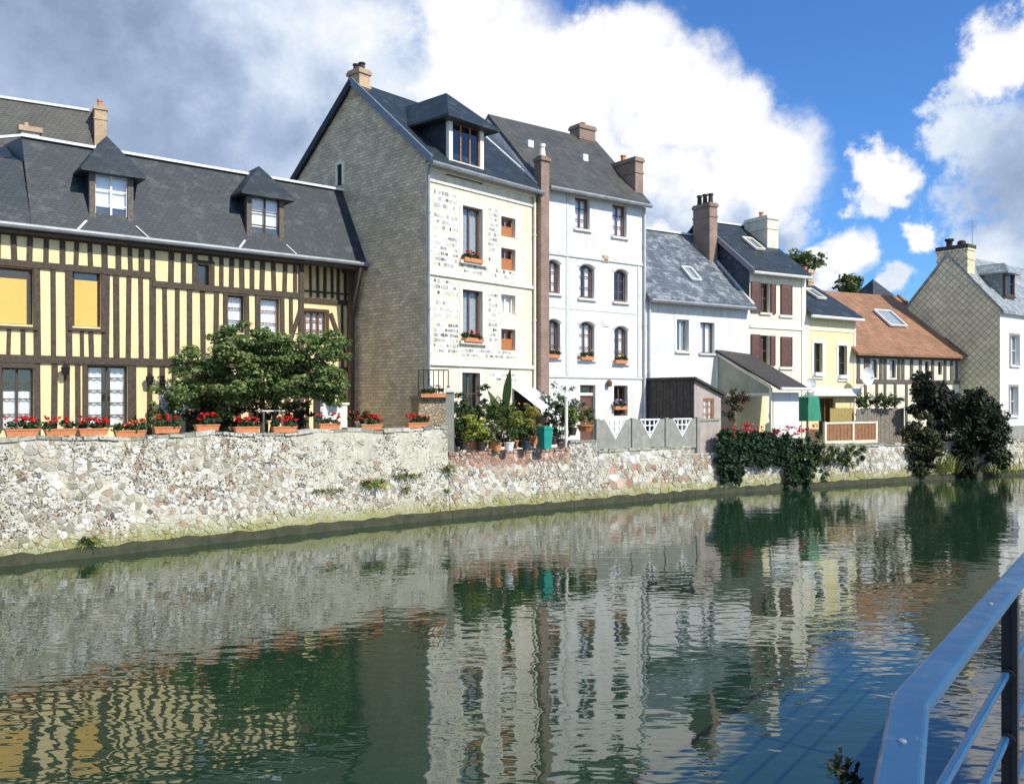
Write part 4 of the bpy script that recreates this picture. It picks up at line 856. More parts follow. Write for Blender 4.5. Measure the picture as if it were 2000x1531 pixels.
# ------------------------------------------------------------ cream house with brown shutters
F = FC; zb = 1.5
ch = house('cream_house', 'narrow cream house with brown window shutters and a slate-hung side', F, zb)
ez = (F.z(1464, 531, -.2)+F.z(1570, 544, -.2))/2; run = 3.1; rz = EYE+(HY-438)/FPX*(F.A+F.b*run).y; depth = 6.4; eg = ez; ez = efix(ez, rz, run, .3)
hc = [F.rect(1485, 553, 1503, 611), F.rect(1484, 655, 1502, 714)]
shell(ch, F.W, zb, ez, rz, run, depth, 'slated', 'render_cream', hc, z0=1.2); roof(ch, F.W, ez, rz, run, depth, 'slate', ov=.3, x0=-.12, x1=F.W+.02)
gutter(ch, -.1, F.W, -.35, eg, 'render_grey', .07)
for r in hc: window(ch, r, .14, 'brownwood', 2, 2, None, 'render_cream', .05)
for (a, b, c, d) in ((1466, 551, 1484, 611), (1504, 555, 1514, 613), (1524, 557, 1546, 615), (1466, 653, 1483, 712), (1503, 656, 1513, 714), (1524, 658, 1546, 716)):
    r = F.rect(a, b, c, d); m_ = MB(); m_.box(r[0], r[1], -.06, -.02, r[2], r[3]); 
    for k in range(12): z = r[2]+.08+(r[3]-r[2]-.16)*k/12; m_.box(r[0]+.05, r[1]-.05, -.075, -.061, z, z+.03)
    for x in (r[0]+.02, r[1]-.06): m_.box(x, x+.04, -.078, -.062, r[2]+.01, r[3]-.01)
    m_.build('shutter', MT['shutter'], ch)
m_ = MB(); z = F.z(1515, 640); m_.box(.0, F.W, -.05, .01, z-.06, z+.06)
m_.box(F.W-.25, F.W-.01, -.04, .01, 1.5, ez-.1); m_.build('stone_trim', MT['stonetrim'], ch)
for r in (F.rect(1524, 557, 1546, 615), F.rect(1524, 658, 1546, 716)): m_ = MB(); m_.box(r[0]-.08, r[1]+.08, -.08, .01, r[2]-.12, r[2]-.02); m_.build('sill', MT['stonetrim'], ch)
s1 = (rz-ez)/run; skylight(ch, F.u(1466, 1.4), F.u(1484, 1.4), 1.1, 1.9, ez, s1, 'stonetrim')
chimney(ch, F.W-.75, F.W-.05, 1.5, 2.9, ez+.2, F.z(1510, 430, 1.6), 'limestone', 1, poth=.25)
m_ = MB(); m_.bar((-.1, run, rz+.2), (F.W, run, rz+.2), .2, .08); m_.build('ridge_flashing', MT['white_zinc'], ch)
m_ = MB(); m_.bar((-.12, -.3, ez-.15), (-.12, run, rz+.15), .07, .2, Vector((0, -1, 1))); m_.build('verge', MT['zinc'], ch)
# ------------------------------------------------------------ yellow house
F = FY; zb = 1.5
yh = house('yellow_house', 'small yellow rendered house with two white-edged windows and a dark slate roof', F, zb)
ez = (F.z(1575, 612, -.2)+F.z(1668, 630, -.2))/2; run = 2.9; rz = EYE+(HY-552)/FPX*(F.B+F.b*run).y; depth = 6; eg = ez; ez = efix(ez, rz, run, .3)
hy = [F.rect(1589, 670, 1606, 736), F.rect(1637, 675, 1654, 741), F.rect(1600, 777, 1632, 850)]
shell(yh, F.W, zb, ez, rz, run, depth, 'render_yellow', 'render_yellow', hy, z0=1.2); roof(yh, F.W, ez, rz, run, depth, 'slate', ov=.3, x0=.02, x1=F.W+.1)
gutter(yh, .0, F.W+.1, -.35, eg, 'white_zinc', .07)
for r in hy[:2]: window(yh, r, .14, 'brownwood', 2, 1, None, 'white_paint', .05)
window(yh, hy[2], .14, 'brownwood', 1, 2, None, None, .06)
m_ = MB()
for r in hy[:2]: surround(m_, r, .13, .025); m_.box(r[0]-.02, r[1]+.02, -.16, .02, r[2]+.03, r[2]+.2)
z = F.z(1628, 766); m_.box(.15, F.W-.05, -.35, .02, z-.17, z+.17); m_.build('white_trim', MT['white_paint'], yh)
m_ = MB(); m_.box(F.W-.14, F.W-.01, -.03, .01, zb, ez-.1); m_.box(.02, .2, -.03, .01, zb, ez-.1); m_.box(.0, F.W, -.03, .01, F.z(1620, 645)-.05, F.z(1620, 645)+.05); m_.build('stone_trim', MT['stonetrim'], yh)
skylight(yh, F.u(1586, 1.2), F.u(1603, 1.2), .9, 1.7, ez, (rz-ez)/run, 'stonetrim'); chimney(yh, F.W-.4, F.W+.0, 2.3, 3.0, rz-.8, F.z(1616, 540, 2.6), 'tanbrick', 1, poth=.2)
# ------------------------------------------------------------ clay-roofed timber house
F = FT; zb = 1.5
th_ = house('clay_roofed_cottage', 'low half-timbered cottage with a big orange-brown clay tile roof', F, zb)
ez = (F.z(1675, 694, -.35)+F.z(1870, 702, -.35))/2; run = 3.6; rz = EYE+(HY-584)/FPX*(F.B+F.b*run).y; depth = 7; eg = ez; ez = efix(ez, rz, run, .42)
ht = [F.rect(1702, 702, 1714, 738), F.rect(1738, 703, 1750, 738), F.rect(1806, 706, 1815, 735), F.rect(1832, 707, 1840, 732)]
shell(th_, F.W, zb, ez, rz, run, depth, 'render_cream', 'render_cream', ht, z0=1.2); roof(th_, F.W, ez, rz, run, depth, 'clay', ov=.42, x0=-.3, x1=F.W+.02, th=.09)
for r in ht: window(th_, r, .1, 'timber', 2, 1, 'full', None, .04)
tb = MB(); zmid = F.z(1740, 745)
tb.box(0, F.W, -.05, .01, zmid-.09, zmid+.09); tb.box(0, F.W, -.052, .012, eg-.08, eg+.06)
for px in (1676, 1690, 1696, 1720, 1728, 1755, 1763, 1780, 1797, 1821, 1845, 1858, 1868):
    u = F.u(px); tb.box(u-.09, u+.09, -.04, .01, zmid+.09, eg-.08)
for px in (1690, 1712, 1728, 1748, 1770, 1795, 1820, 1845):
    u = F.u(px); tb.box(u-.07, u+.07, -.04, .01, 1.4, zmid-.09)
tb.build('timber_frame', MT['timber2'], th_)
skylight(th_, F.u(1728, 1.6), F.u(1760, 1.6), 1.25, 2.25, ez, (rz-ez)/run, 'white_zinc')
m_ = MB(); m_.bar((F.W, -.4, ez-.2), (F.W, run, rz+.2), .2, .1, Vector((0, -1, 1))); m_.build('verge', MT['clay'], th_)
# ------------------------------------------------------------ last house with the diamond-clad gable
gA = P(1953, 42.0); gB = gA+Vector((.79, .61)).normalized()*9; F = Fac(gA, gB); zb = 1.3
gh = house('gabled_house', 'white-fronted house at the right with a tall tan diamond-patterned gable and chimney', F, zb)
ez = F.z(1960, 604, -.1); run = 2.5; depth = 5.0; rz = EYE+(HY-500)/FPX*(gA+F.b*run).y
hg = [F.rect(1973, 655, 1990, 714), F.rect(1972, 755, 1987, 812)]
shell(gh, F.W, zb, ez, rz, run, depth, 'pebble', 'render_white', hg, z0=.2); roof(gh, F.W, ez, rz, run, depth, 'slatel', ov=.2, x0=-.06, x1=F.W)
window(gh, hg[0], .14, 'white_paint', 2, 2, 'grey', 'render_white', .05); window(gh, hg[1], .14, 'white_paint', 2, 2, 'grey', 'render_white', .05)
m_ = MB()
for r in hg: surround(m_, r, .1, .02)
m_.box(0, F.W, -.06, .01, .3, 2.0); m_.build('plinth', MT['concrete'], gh)
dormer(gh, (1.5, 2.3, ez+.9, ez+1.9), .35, 3, ez+2.5, 'slatel', 'slatel', 'shutter', .25, None, 2, 1)
gx = Fac(gA, gA+F.b*8); y0 = gx.u(1890); y1 = gx.u(1830)
zt = EYE+(HY-492)/FPX*(gA+F.b*(y0+y1)*.5).y
c = chimney(gh, -.02, .75, y0, y1, rz-1.6, zt, 'pebble', 0); m_ = MB(); m_.box(-.08, .81, y0-.05, y1+.05, zt+.1, zt+.3); m_.build('cap', MT['board'], c)
for k in range(2):
    yy = y0+(y1-y0)*(.3+.4*k); m_ = MB(); m_.lathe((.35, yy, zt+.3), [(.2, 0), (.15, .1), (.15, .3), (.22, .32), (.22, .42)] if k else [(.2, 0), (.2, .2), (.12, .26)], 10); m_.build('chimney_pot', MT['soot'], c)
m_ = MB(); m_.tube([(.5, y0, zt), (.5, y0, zt+1.5)], .015, 5)
for k in range(5): m_.tube([(.5-.25, y0+.1, zt+1.5-.08*k), (.5+.25, y0-.1, zt+1.5-.08*k)], .008, 4)
m_.build('antenna', MT['zinc'], c)
# ------------------------------------------------------------ roofs behind
F = Fac(P(-300, 32.5), P(212, 37.0)); zb = 1.3
bh = house('slate_roofed_house', 'large slate-roofed house behind the half-timbered one, chimney at its right end', F, zb)
ez = 9.5; run = 3.2; rz = F.z(100, 214, run); mb = MB()
shell(bh, F.W, zb, ez, rz, run, 7, 'render_grey', 'render_grey', (), z0=1.2); roof(bh, F.W, ez, rz, run, 7, 'slateb', ov=.3)
m_ = MB(); m_.bar((0, run, rz+.2), (F.W-.5, run, rz+.2), .2, .1); m_.build('ridge_flashing', MT['white_zinc'], bh)
chimney(bh, F.W-.35, F.W+.15, run-.9, run+.1, rz-1.6, rz+.05, 'tanbrick', 1, poth=.4)
skylight(bh, F.u(122, 1.4), F.u(148, 1.4), 1.2, 1.7, ez, (rz-ez)/run)
F2 = Fac(P(-30, 27), P(90, 28.2)); zz = F2.z(60, 268)
oc = house('old_chimney', 'short pale chimney stump with a yellowish cap rising behind the slate mansard', Fac(P(42, 27.2), P(78, 27.5)), 8.5, 'chimney')
m_ = MB(); m_.box(0, .5, 0, .5, 8.5, zz); m_.build('stack', MT['render_grey'], oc); m_ = MB(); m_.box(-.08, .58, -.08, .58, zz, zz+.16); m_.box(.1, .2, .1, .4, zz+.16, zz+.3); m_.build('cap', MT['tanbrick'], oc)
sp = at(1705, 600, 58); spr = thing('pointed_roof', 'small dark pointed roof peeping over the clay roof', 'roof', (sp.x, sp.y, 0), .4); zt = at(1705, 545, 58).z; zl_ = at(1705, 585, 58).z
m_ = MB(); m_.face([(-1.1, -1.1, zl_), (1.1, -1.1, zl_), (0, 0, zt)]); m_.face([(1.1, -1.1, zl_), (1.1, 1.1, zl_), (0, 0, zt)]); m_.face([(1.1, 1.1, zl_), (-1.1, 1.1, zl_), (0, 0, zt)]); m_.face([(-1.1, 1.1, zl_), (-1.1, -1.1, zl_), (0, 0, zt)]); m_.build('roof', MT['slate'], spr)
m_ = MB(); m_.box(-.9, .9, -.9, .9, 1, zl_); m_.build('tower', MT['render_grey'], spr)
# ============================================================ small buildings in the gardens
shF = Fac(P(1356, 31.8), P(1408, 32.9)); zb = 1.5; sd = house('garden_shed', 'small shed with a dark boarded side and an orange-framed window', shF, zb, 'shed')
bk = Fac(shF.A, shF.A+shF.b*8); yb_ = bk.u(1264); zA = shF.z(1356, 742); zB_ = shF.z(1406, 772)
m_ = MB(); r = shF.rect(1373, 778, 1394, 822)
m_.face([(0, 0, zb), (shF.W, 0, zb), (shF.W, 0, r[2]), (0, 0, r[2])]); m_.face([(0, 0, r[2]), (r[0], 0, r[2]), (r[0], 0, r[3]), (0, 0, r[3])]); m_.face([(r[1], 0, r[2]), (shF.W, 0, r[2]), (shF.W, 0, min(r[3], zB_)), (r[1], 0, min(r[3], zB_))])
m_.face([(0, 0, r[3]), (shF.W, 0, r[3]), (shF.W, 0, max(zB_, r[3]+.01)), (0, 0, zA)]); m_.face([(shF.W, 0, zb), (shF.W, yb_, zb), (shF.W, yb_, zB_), (shF.W, 0, zB_)]); m_.build('wall', MT['pinkrender'], sd)
m_ = MB(); n = 14
for k in range(n): ya, yc = yb_*k/n, yb_*(k+1)/n; m_.box(-.03-.008*(k % 2), .0, ya+.005, yc-.005, zb, zA)
m_.build('board_wall', MT['board'], sd)
m_ = MB(); a, b = (-.12, zA+.02), (shF.W+.15, zB_-.02)
for (y0, y1) in ((-.15, yb_+.1),): m_.face([(a[0], y0, a[1]), (b[0], y0, b[1]), (b[0], y1, b[1]), (a[0], y1, a[1])]); m_.face([(a[0], y0, a[1]+.09), (b[0], y0, b[1]+.09), (b[0], y1, b[1]+.09), (a[0], y1, a[1]+.09)]); m_.face([(a[0], y0, a[1]), (b[0], y0, b[1]), (b[0], y0, b[1]+.09), (a[0], y0, a[1]+.09)]); m_.face([(a[0], y0, a[1]), (a[0], y1, a[1]), (a[0], y1, a[1]+.09), (a[0], y0, a[1]+.09)])
m_.build('roof', MT['darksheet'], sd); window(sd, r, .02, 'orangewood', 3, 2, 'full', None, .06)
# lean-to with grey sheet side
lF = Fac(P(1506, 33.6), P(1562, 34.9)); ln = house('lean_to', 'open lean-to with a dark sloping roof, greenish sheet side and white front wall', lF, 1.45, 'shed')
bk = Fac(lF.A, lF.A+lF.b*8); yb_ = bk.u(1401); zlo = lF.z(1508, 757); zhi = EYE+(HY-692)/FPX*(bk.A+bk.d*yb_).y; zbm = lF.z(1508, 768)
m_ = MB(); m_.face([(0, 0, zbm), (0, yb_, zbm), (0, yb_, zhi), (0, 0, zlo)]); m_.build('sheet_side', MT['polycarb'], ln)
m_ = MB(); m_.bar((0, -.02, zbm-.05), (0, yb_, zbm-.05), .08, .12); m_.bar((-.02, -.0, 1.4), (-.02, .0, zlo), .09, .09, Vector((0, 1, 0))); m_.bar((-.02, yb_, 1.4), (-.02, yb_, zhi), .09, .09, Vector((0, 1, 0))); m_.bar((-.05, 0, zlo+.02), (-.05, yb_, zhi+.02), .06, .1); m_.build('post_frame', MT['render_cream'], ln)
m_ = MB(); m_.face([(-.12, -.45, zlo-.1), (lF.W, -.45, zlo-.1), (lF.W, yb_, zhi+.08), (-.12, yb_, zhi+.08)]); m_.face([(-.12, -.45, zlo-.02), (lF.W, -.45, zlo-.02), (lF.W, yb_, zhi+.18), (-.12, yb_, zhi+.18)]); m_.face([(-.12, -.45, zlo-.1), (lF.W, -.45, zlo-.1), (lF.W, -.45, zlo-.02), (-.12, -.45, zlo-.02)]); m_.face([(-.12, -.45, zlo-.1), (-.12, yb_, zhi+.08), (-.12, yb_, zhi+.18), (-.12, -.45, zlo-.02)])
m_.build('roof', MT['darksheet'], ln); m_ = MB(); m_.tube([(-.1, -.5, zlo-.05), (lF.W, -.5, zlo-.05)], .06, 8); m_.build('gutter', MT['white_paint'], ln)
m_ = MB(); m_.box(.12, lF.W-.1, -.02, .08, 1.4, zlo-.18); m_.build('front_wall', MT['render_white'], ln); m_ = MB(); m_.box(.02, lF.W, 1.6, 1.7, 1.4, zlo+.3); m_.build('inner_wall', MT['render_yellow'], ln)
# concrete panel fence with V openings
pf = Fac(P(1166, 27.75), P(1362, 30.5)); cf = house('concrete_fence', 'grey concrete panel fence with three white V shapes cut in its top', pf, 1.62, 'fence')
ztop = (pf.z(1180, 817)+pf.z(1350, 820))/2; W3 = pf.W/3
for k in range(3):
    x0 = k*W3+.1; x1 = (k+1)*W3-.1; xm = (x0+x1)/2; hv = .62*(ztop-1.62); m_ = MB(); vw = (x1-x0)*.34
    y0, y1 = -.03, .03
    def pg(pts, m_=m_):
        a = [(x, y0, z) for x, z in pts]; b = [(x, y1, z) for x, z in pts]; m_.face(a); m_.face(b[::-1])
        for i in range(len(a)): m_.face([a[i], b[i], b[(i+1) % len(a)], a[(i+1) % len(a)]])
    pg([(x0, 1.62), (xm, 1.62), (xm, ztop-hv), (xm-vw, ztop), (x0, ztop)]); pg([(x1, 1.62), (x1, ztop), (xm+vw, ztop), (xm, ztop-hv), (xm, 1.62)])
    p_ = m_.build('panel', MT['concrete'], cf); v_ = MB()
    v_.bar((xm-vw, 0, ztop-.02), (xm, 0, ztop-hv), .055, .07, Vector((1, 0, 1))); v_.bar((xm+vw, 0, ztop-.02), (xm, 0, ztop-hv), .054, .07, Vector((1, 0, -1)))
    for i in range(1, 3): zz = ztop-hv*i/3; hw = vw*(1-i/3); v_.bar((xm-hw, .002, zz), (xm+hw, .002, zz), .045, .035)
    for i in (-1, 0, 1): v_.bar((xm+i*vw*.45, .001, ztop), (xm+i*vw*.45+.0, .001, ztop-hv*(1-abs(i)*.45)), .04, .035, Vector((0, 1, 0)))
    v_.bar((xm-vw, 0, ztop-.01), (xm+vw, 0, ztop-.01), .07, .05); v_.build('lattice', MT['white_paint'], p_)
for k in range(4):
    x = k*W3; m_ = MB(); m_.box(x-.08, x+.08, -.07, .07, 1.4, ztop+.04); m_.build('post', MT['concrete'], cf)
pr = Fac(P(1362, 30.45), P(1404, 31.15)); pz = pr.z(1380, 822); pk = house('rendered_pier', 'pinkish grey rendered pier under the orange-framed window', pr, 1.3, 'wall')
m_ = MB(); m_.box(0, pr.W, 0, .8, .9, pz); m_.build('block', MT['pinkrender'], pk); m_ = MB(); m_.box(-.04, pr.W+.04, -.04, .84, pz, pz+.07); m_.build('coping', MT['concrete'], pk)
# white post at the end of the long wall
q = P(879, 25.1); wp = thing('gate_post', 'tall weathered white post at the end of the long wall', 'post', (q.x, q.y, 1.2)); ZB[wp.name] = 1.2
m_ = MB(); zt = EYE+(HY-766)/FPX*25.1; m_.box(-.11, .11, -.11, .11, 1.2, zt); m_.build('shaft', MT['concrete'], wp); m_ = MB(); m_.box(-.15, .15, -.15, .15, zt, zt+.08); m_.box(-.1, .1, -.1, .1, zt+.08, zt+.13); m_.build('cap', MT['stonetrim'], wp)
# raised landing beside gable with trough
lq = Fac(P(818, 25.9), P(876, 26.2)); lz = lq.z(850, 778); la = house('landing', 'raised grey masonry landing against the brown gable', lq, 2.1, 'landing')
m_ = MB(); m_.box(0, lq.W, 0, 1.1, 2.0, lz); m_.build('base', MT['rubblebase'], la); m_ = MB(); m_.box(-.05, lq.W+.05, -.05, 1.15, lz, lz+.07); m_.build('slab', MT['concrete'], la)
rb = MB()
for k in range(7): x = lq.W*k/6; rb.tube([(x, .02, lz+.07), (x, .02, lz+.85)], .014, 5)
rb.tube([(0, .02, lz+.85), (lq.W, .02, lz+.85)], .02, 6); rb.build('railing', MT['blackpaint'], la)
# board fences by the yellow house
bf = Fac(P(1609, 36.0), P(1712, 37.3)); b1 = house('brown_fence', 'low brown board fence framed in cream in front of the yellow house', bf, 1.45, 'fence')
zt = bf.z(1660, 824); m_ = MB(); n = 14
for k in range(n): m_.box(.1+(bf.W-.2)*k/n+.01, .1+(bf.W-.2)*(k+1)/n-.01, -.02, .02+.004*(k % 2), 1.6, zt-.08)
m_.build('board_panel', MT['redboard'], b1); m_ = MB()
for x in (0, bf.W*.52, bf.W-.1): m_.box(x, x+.1, -.06, .06, 1.3, zt+.02)
m_.box(.1, bf.W-.1, -.05, .05, zt-.07, zt); m_.box(.1, bf.W-.1, -.05, .05, 1.45, 1.58); m_.build('fence_frame', MT['render_cream'], b1)
gf_ = Fac(P(1672, 38.2), P(1765, 39.2)); b2 = house('grey_fence', 'tall grey upright board fence below the clay-roofed cottage', gf_, 1.3, 'fence'); zt = gf_.z(1715, 798); m_ = MB(); n = 22
for k in range(n): m_.box(gf_.W*k/n+.008, gf_.W*(k+1)/n-.008, -.02-.006*(k % 2), .02, 1.3, zt+random.uniform(-.03, .03))
m_.build('board_panel', MT['greyboard'], b2); m_ = MB(); m_.box(0, gf_.W, .021, .07, zt-.3, zt-.22); m_.box(0, gf_.W, .021, .07, 1.7, 1.78); m_.build('rail', MT['greyboard'], b2)
pl_ = Fac(P(1622, 37.6), P(1668, 38.4)); b3 = house('wicker_screen', 'yellowish reed screen beneath the white balcony band', pl_, 1.4, 'screen'); m_ = MB(); zt = pl_.z(1645, 797)
for k in range(30): x = pl_.W*k/30; m_.tube([(x, .01*(k % 2), 1.4), (x, .01*(k % 2), zt+random.uniform(-.02, .02))], .024, 5)
m_.build('reeds', plain('reed', (.58, .46, .18), .2, 8), b3)
# green canvas and its frame
q = at(1577, 840, 36.2); gc = thing('canvas_shelter', 'green canvas cover hanging on a frame beside the white lean-to front', 'shelter', (q.x, q.y, 1.45), .62); ZB[gc.name] = 1.45
z1 = at(1577, 776, 36.2).z; z0 = at(1577, 822, 36.2).z; m_ = MB(); n = 16
def prof(k, z): t = k/n*2*math.pi; r_ = .42 if z else .5; rr = 1+.08*math.sin(5*t); return (math.copysign(abs(math.cos(t))**.5, math.cos(t))*r_*rr, math.copysign(abs(math.sin(t))**.5, math.sin(t))*r_*.8*rr)
for k in range(n):
    a, b = prof(k, 0), prof(k+1, 0); c, d = prof(k, 1), prof(k+1, 1); m_.face([(*a, z0), (*b, z0), (*d, z1), (*c, z1)]); m_.face([(*c, z1), (*d, z1), (0, 0, z1+.12)])
m_.build('canvas', MT['greenplastic'], gc); m_ = MB()
for a in (-.38, .38):
    for b in (-.3, .3): m_.tube([(a, b, 1.4), (a, b, z1)], .02, 6)
m_.build('frame', MT['blackpaint'], gc)
def dish(loc, rot, r, label):
    t = thing('satellite_dish', label, 'satellite dish', loc, rot); m_ = MB(); n = 16
    for ring in range(4):
        for k in range(n):
            q = []
            for (rr, kk) in ((ring, k), (ring, k+1), (ring+1, k+1), (ring+1, k)): a = 2*math.pi*kk/n; x = r*rr/4; q.append((x*math.cos(a), .35*x*x/r*-1, x*math.sin(a)))
            m_.face(q)
    m_.build('reflector', MT['white_paint'], t); m_ = MB(); m_.tube([(0, .02, -r*.9), (0, .25, -r*1.2), (0, .25, -r*1.2-.6)], .02, 6); m_.tube([(0, 0, -r*.9), (0, -r*.9, -r*.2)], .012, 5); m_.box(-.04, .04, -r*.95, -r*.85, -r*.25, -r*.1); m_.build('mount', MT['zinc'], t); return t
q = at(1690, 735, 39.6); dish(tuple(q), .5, .42, 'white satellite dish at the left end of the clay-roofed cottage'); q = at(1580, 752, 36.4); dish(tuple(q), .3, .3, 'small white satellite dish above the green canvas')
# ============================================================ railing on the near quay
EZ = 1.68
RP = [(-.05, .02), (.16, .44), (.553, 1.245), (.703, 1.548), (.715, 1.567), (.729, 1.588)]; RP = [RP[0], RP[1], RP[2], (.700, 1.535), (.712, 1.558), (.727, 1.582)]; dx, dy = .6, .8
RP += [(.722+dx*t, 1.575+dy*t) for t in (.1, .4, .8, 1.3, 2, 3, 5, 8, 12)]
rl = thing('river_railing', 'blue painted flat handrail with thin blue rails on black posts', 'railing', (RP[3][0], RP[3][1], EZ)); ZB[rl.name] = 0
def sweep(mb, pts, w_, h, z, r=.012):
    sec = []
    for (sx, sy, a0) in ((1, 1, 0), (-1, 1, 90), (-1, -1, 180), (1, -1, 270)):
        for k in range(4): a = R(a0+30*k); sec.append((sx*(w_/2-r)+r*math.cos(a), sy*(h/2-r)+r*math.sin(a)))
    n = len(sec); i0 = len(mb.v)
    for k, p in enumerate(pts):
        a = Vector(pts[max(k-1, 0)]); b = Vector(p); c = Vector(pts[min(k+1, len(pts)-1)]); d1 = (b-a).normalized() if k else (c-b).normalized(); d2 = (c-b).normalized() if k < len(pts)-1 else d1
        t = (d1+d2).normalized(); nn = Vector((t.y, -t.x)); m_ = 1/max(.5, t.dot(d1))
        for (x, y) in sec: q = b+nn*x*m_; mb.v.append((q.x-RP[3][0], q.y-RP[3][1], z+y-EZ))
    for k in range(len(pts)-1):
        for j in range(n): mb.f.append((i0+k*n+j, i0+k*n+(j+1) % n, i0+(k+1)*n+(j+1) % n, i0+(k+1)*n+j)); mb.c.append(mb.cur); mb.m.append(0)
    mb.f.append(tuple(i0+j for j in range(n))); mb.f.append(tuple(i0+(len(pts)-1)*n+j for j in range(n))[::-1]); mb.c += [mb.cur]*2; mb.m += [0]*2
RZ = EYE-.55
m_ = MB(); sweep(m_, RP, .064, .030, RZ, .008); m_.build('handrail', MT['bluepaint'], rl, smooth=False)
for dz in (.245, .43, .62, .81):
    m_ = MB(); sweep(m_, RP, .020, .020, RZ-dz, .006); m_.build('rail', MT['bluepaint'], rl)
for t in (1.24, 3.0, 4.8, 6.6):
    x, y = RP[3][0]+dx*t, RP[3][1]+dy*t; m_ = MB(); a = Vector((x-RP[3][0], y-RP[3][1], 0))
    m_.bar(a+Vector((0, 0, 0)), a+Vector((0, 0, RZ-.02-EZ)), .040, .014, Vector((dx, dy, 0))); m_.bar(a+Vector((.012, -.01, 0)), a+Vector((.012, -.01, RZ-.02-EZ)), .014, .04, Vector((dx, dy, 0)))
    for dz in (.245, .43, .62, .81): m_.tube([a+Vector((-dx*.03, -dy*.03, RZ-dz-EZ)), a+Vector((dx*.03, dy*.03, RZ-dz-EZ))], .019, 8)
    m_.build('post', MT['blackpaint'], rl)
for t in (-.22, .9, 2.6):
    x, y = RP[4][0]+(dx*t if t > 0 else -.46*.22), RP[4][1]+(dy*t if t > 0 else -.89*.22); m_ = MB(); m_.lathe((x-RP[3][0], y-RP[3][1], RZ-EZ+.0152), [(.007, 0), (.0065, .002), (.003, .004)], 10); m_.build('bolt', MT['zinc'], rl)
# ============================================================ flower troughs on the wall
def flowers_on(root, L, z, seed, pal=RED, n=9, green=DARK, hh_=.24, wd=.16, leafn=34, fl=12, psize=.028):
    rnd = random.Random(seed)
    cl = [((rnd.uniform(-L/2, L/2), rnd.uniform(-wd/2, wd/2), z+rnd.uniform(.03, hh_*.6)), (.1, .09, .07)) for _ in range(int(L*16))]
    leafobj('foliage', [leafset(cl, .035, [(.03, .09, .03), (.05, .12, .04), (.025, .06, .025)], leafn, .8, seed=seed)], MT['leaf'], root)
    cf_ = [((rnd.uniform(-L/2, L/2), rnd.uniform(-wd/2, wd/2)-.03, z+rnd.uniform(hh_*.55, hh_*1.15)), (.05, .05, .035)) for _ in range(n)]
    leafobj('blossom', [leafset(cf_, psize, pal, fl, .9, seed=seed+1)], MT['petal'], root)
TROUGH = [(48, 66, 'first trough at the left edge of the long wall, red geraniums with bare gaps'), (123, 62, 'trough of sparse red flowers under the wall lantern'), (190, 58, 'trough packed densely with red geraniums in front of the curtained glass door'), (263, 60, 'trough with mixed red, pink and yellow flowers'),
          (332, 52, 'trough left of the leafy tree with two bright red flower heads'), (412, 46, 'trough directly under the left part of the tree crown'), (490, 46, 'trough of tall red geraniums below the middle of the tree'), (563, 46, 'trough under the right part of the tree, with a flower bunch at each end'),
          (652, 42, 'trough in front of the white pillar with few red flowers'), (733, 42, 'trough below the brown gable, left of the landing'), (826, 40, 'last trough at the right end of the long wall')]
for i, (px, wpx, lab) in enumerate(TROUGH):
    s = s_at(pathA, px); q = pathA.p3(s, 0, -.16-.05*2.5); _, d = pathA.fr(s); L = wpx/FPX*q[1]/(d.x-(px-CX)/FPX*d.y)*.98
    t = thing('flower_trough', 'terracotta '+lab, 'flower box', (q[0], q[1], ztA(s)+.085), math.atan2(d.y, d.x)+random.uniform(-.06, .06), 'flower troughs along the top of the river wall')
    m_ = MB(); h = .15; a, b = .07, .095
    for (z0, z1, w0, w1, l0, l1) in ((0, h-.03, a, b, L/2-.03, L/2), (h-.03, h, b+.012, b+.012, L/2+.012, L/2+.012)):
        p = [(-l0, -w0, z0), (l0, -w0, z0), (l0, w0, z0), (-l0, w0, z0)]; q2 = [(-l1, -w1, z1), (l1, -w1, z1), (l1, w1, z1), (-l1, w1, z1)]
        m_.face(p); m_.face(q2)
        for k in range(4): m_.face([p[k], p[(k+1) % 4], q2[(k+1) % 4], q2[k]])
    m_.build('trough', MT['terracotta'], t); flowers_on(t, L, h-.02, 100+i, RED if i != 3 else RED+[(.7, .5, .03), (.6, .1, .35)], n=int(L*(24 if i != 2 else 38)) if i not in (4, 8) else 8)
def pot(name, label, px, py, D, rz=0, potr=.15, poth=.25, mat='terracotta', pal=GREEN, rad=(.3, .3, .35), ncl=14, n=40, size=.05, seed=1, flower=None, cat='potted plant', group=None, zb=None, asp=.5):
    q = at(px, py, D); zb = q.z if zb is None else zb
    t = thing(name, label, cat, (q.x, q.y, zb), 0, group); m_ = MB(); m_.lathe((0, 0, 0), [(potr*.7, 0), (potr, poth*.85), (potr*1.1, poth*.86), (potr*1.1, poth)], 12); m_.build('pot', MT[mat], t)
    leafobj('foliage', [leafset(crown((0, 0, poth+rad[2]*.8), rad, ncl, min(rad)*.45, seed), size, pal, n, asp, seed=seed)], MT['leaf'], t)
    if flower: leafobj('blossom', [leafset(crown((0, -.05, poth+rad[2]*.9), rad, 9, .05, seed+5, .8), .03, flower, 9, .9, seed=seed+2)], MT['petal'], t)
    return t
G_ = 'potted plants in the small garden'
pot('potted_shrub', 'yellow-leaved variegated shrub in a terracotta pot by the white post', 925, 878, 25.4, pal=YEL, rad=(.38, .35, .5), seed=3, ncl=22, size=.055, group=G_)
pot('potted_shrub', 'tall dark green leafy shrub in front of the stone house door', 905, 878, 26.2, pal=DARK+GREEN, rad=(.35, .3, .95), seed=4, ncl=26, mat='soot', group=G_)
pot('potted_plant', 'loose tall plant with narrow leaves in the middle of the garden', 962, 877, 26.0, pal=GREEN+OLIVE, rad=(.42, .35, .9), seed=5, ncl=24, size=.075, asp=.25, group=G_)
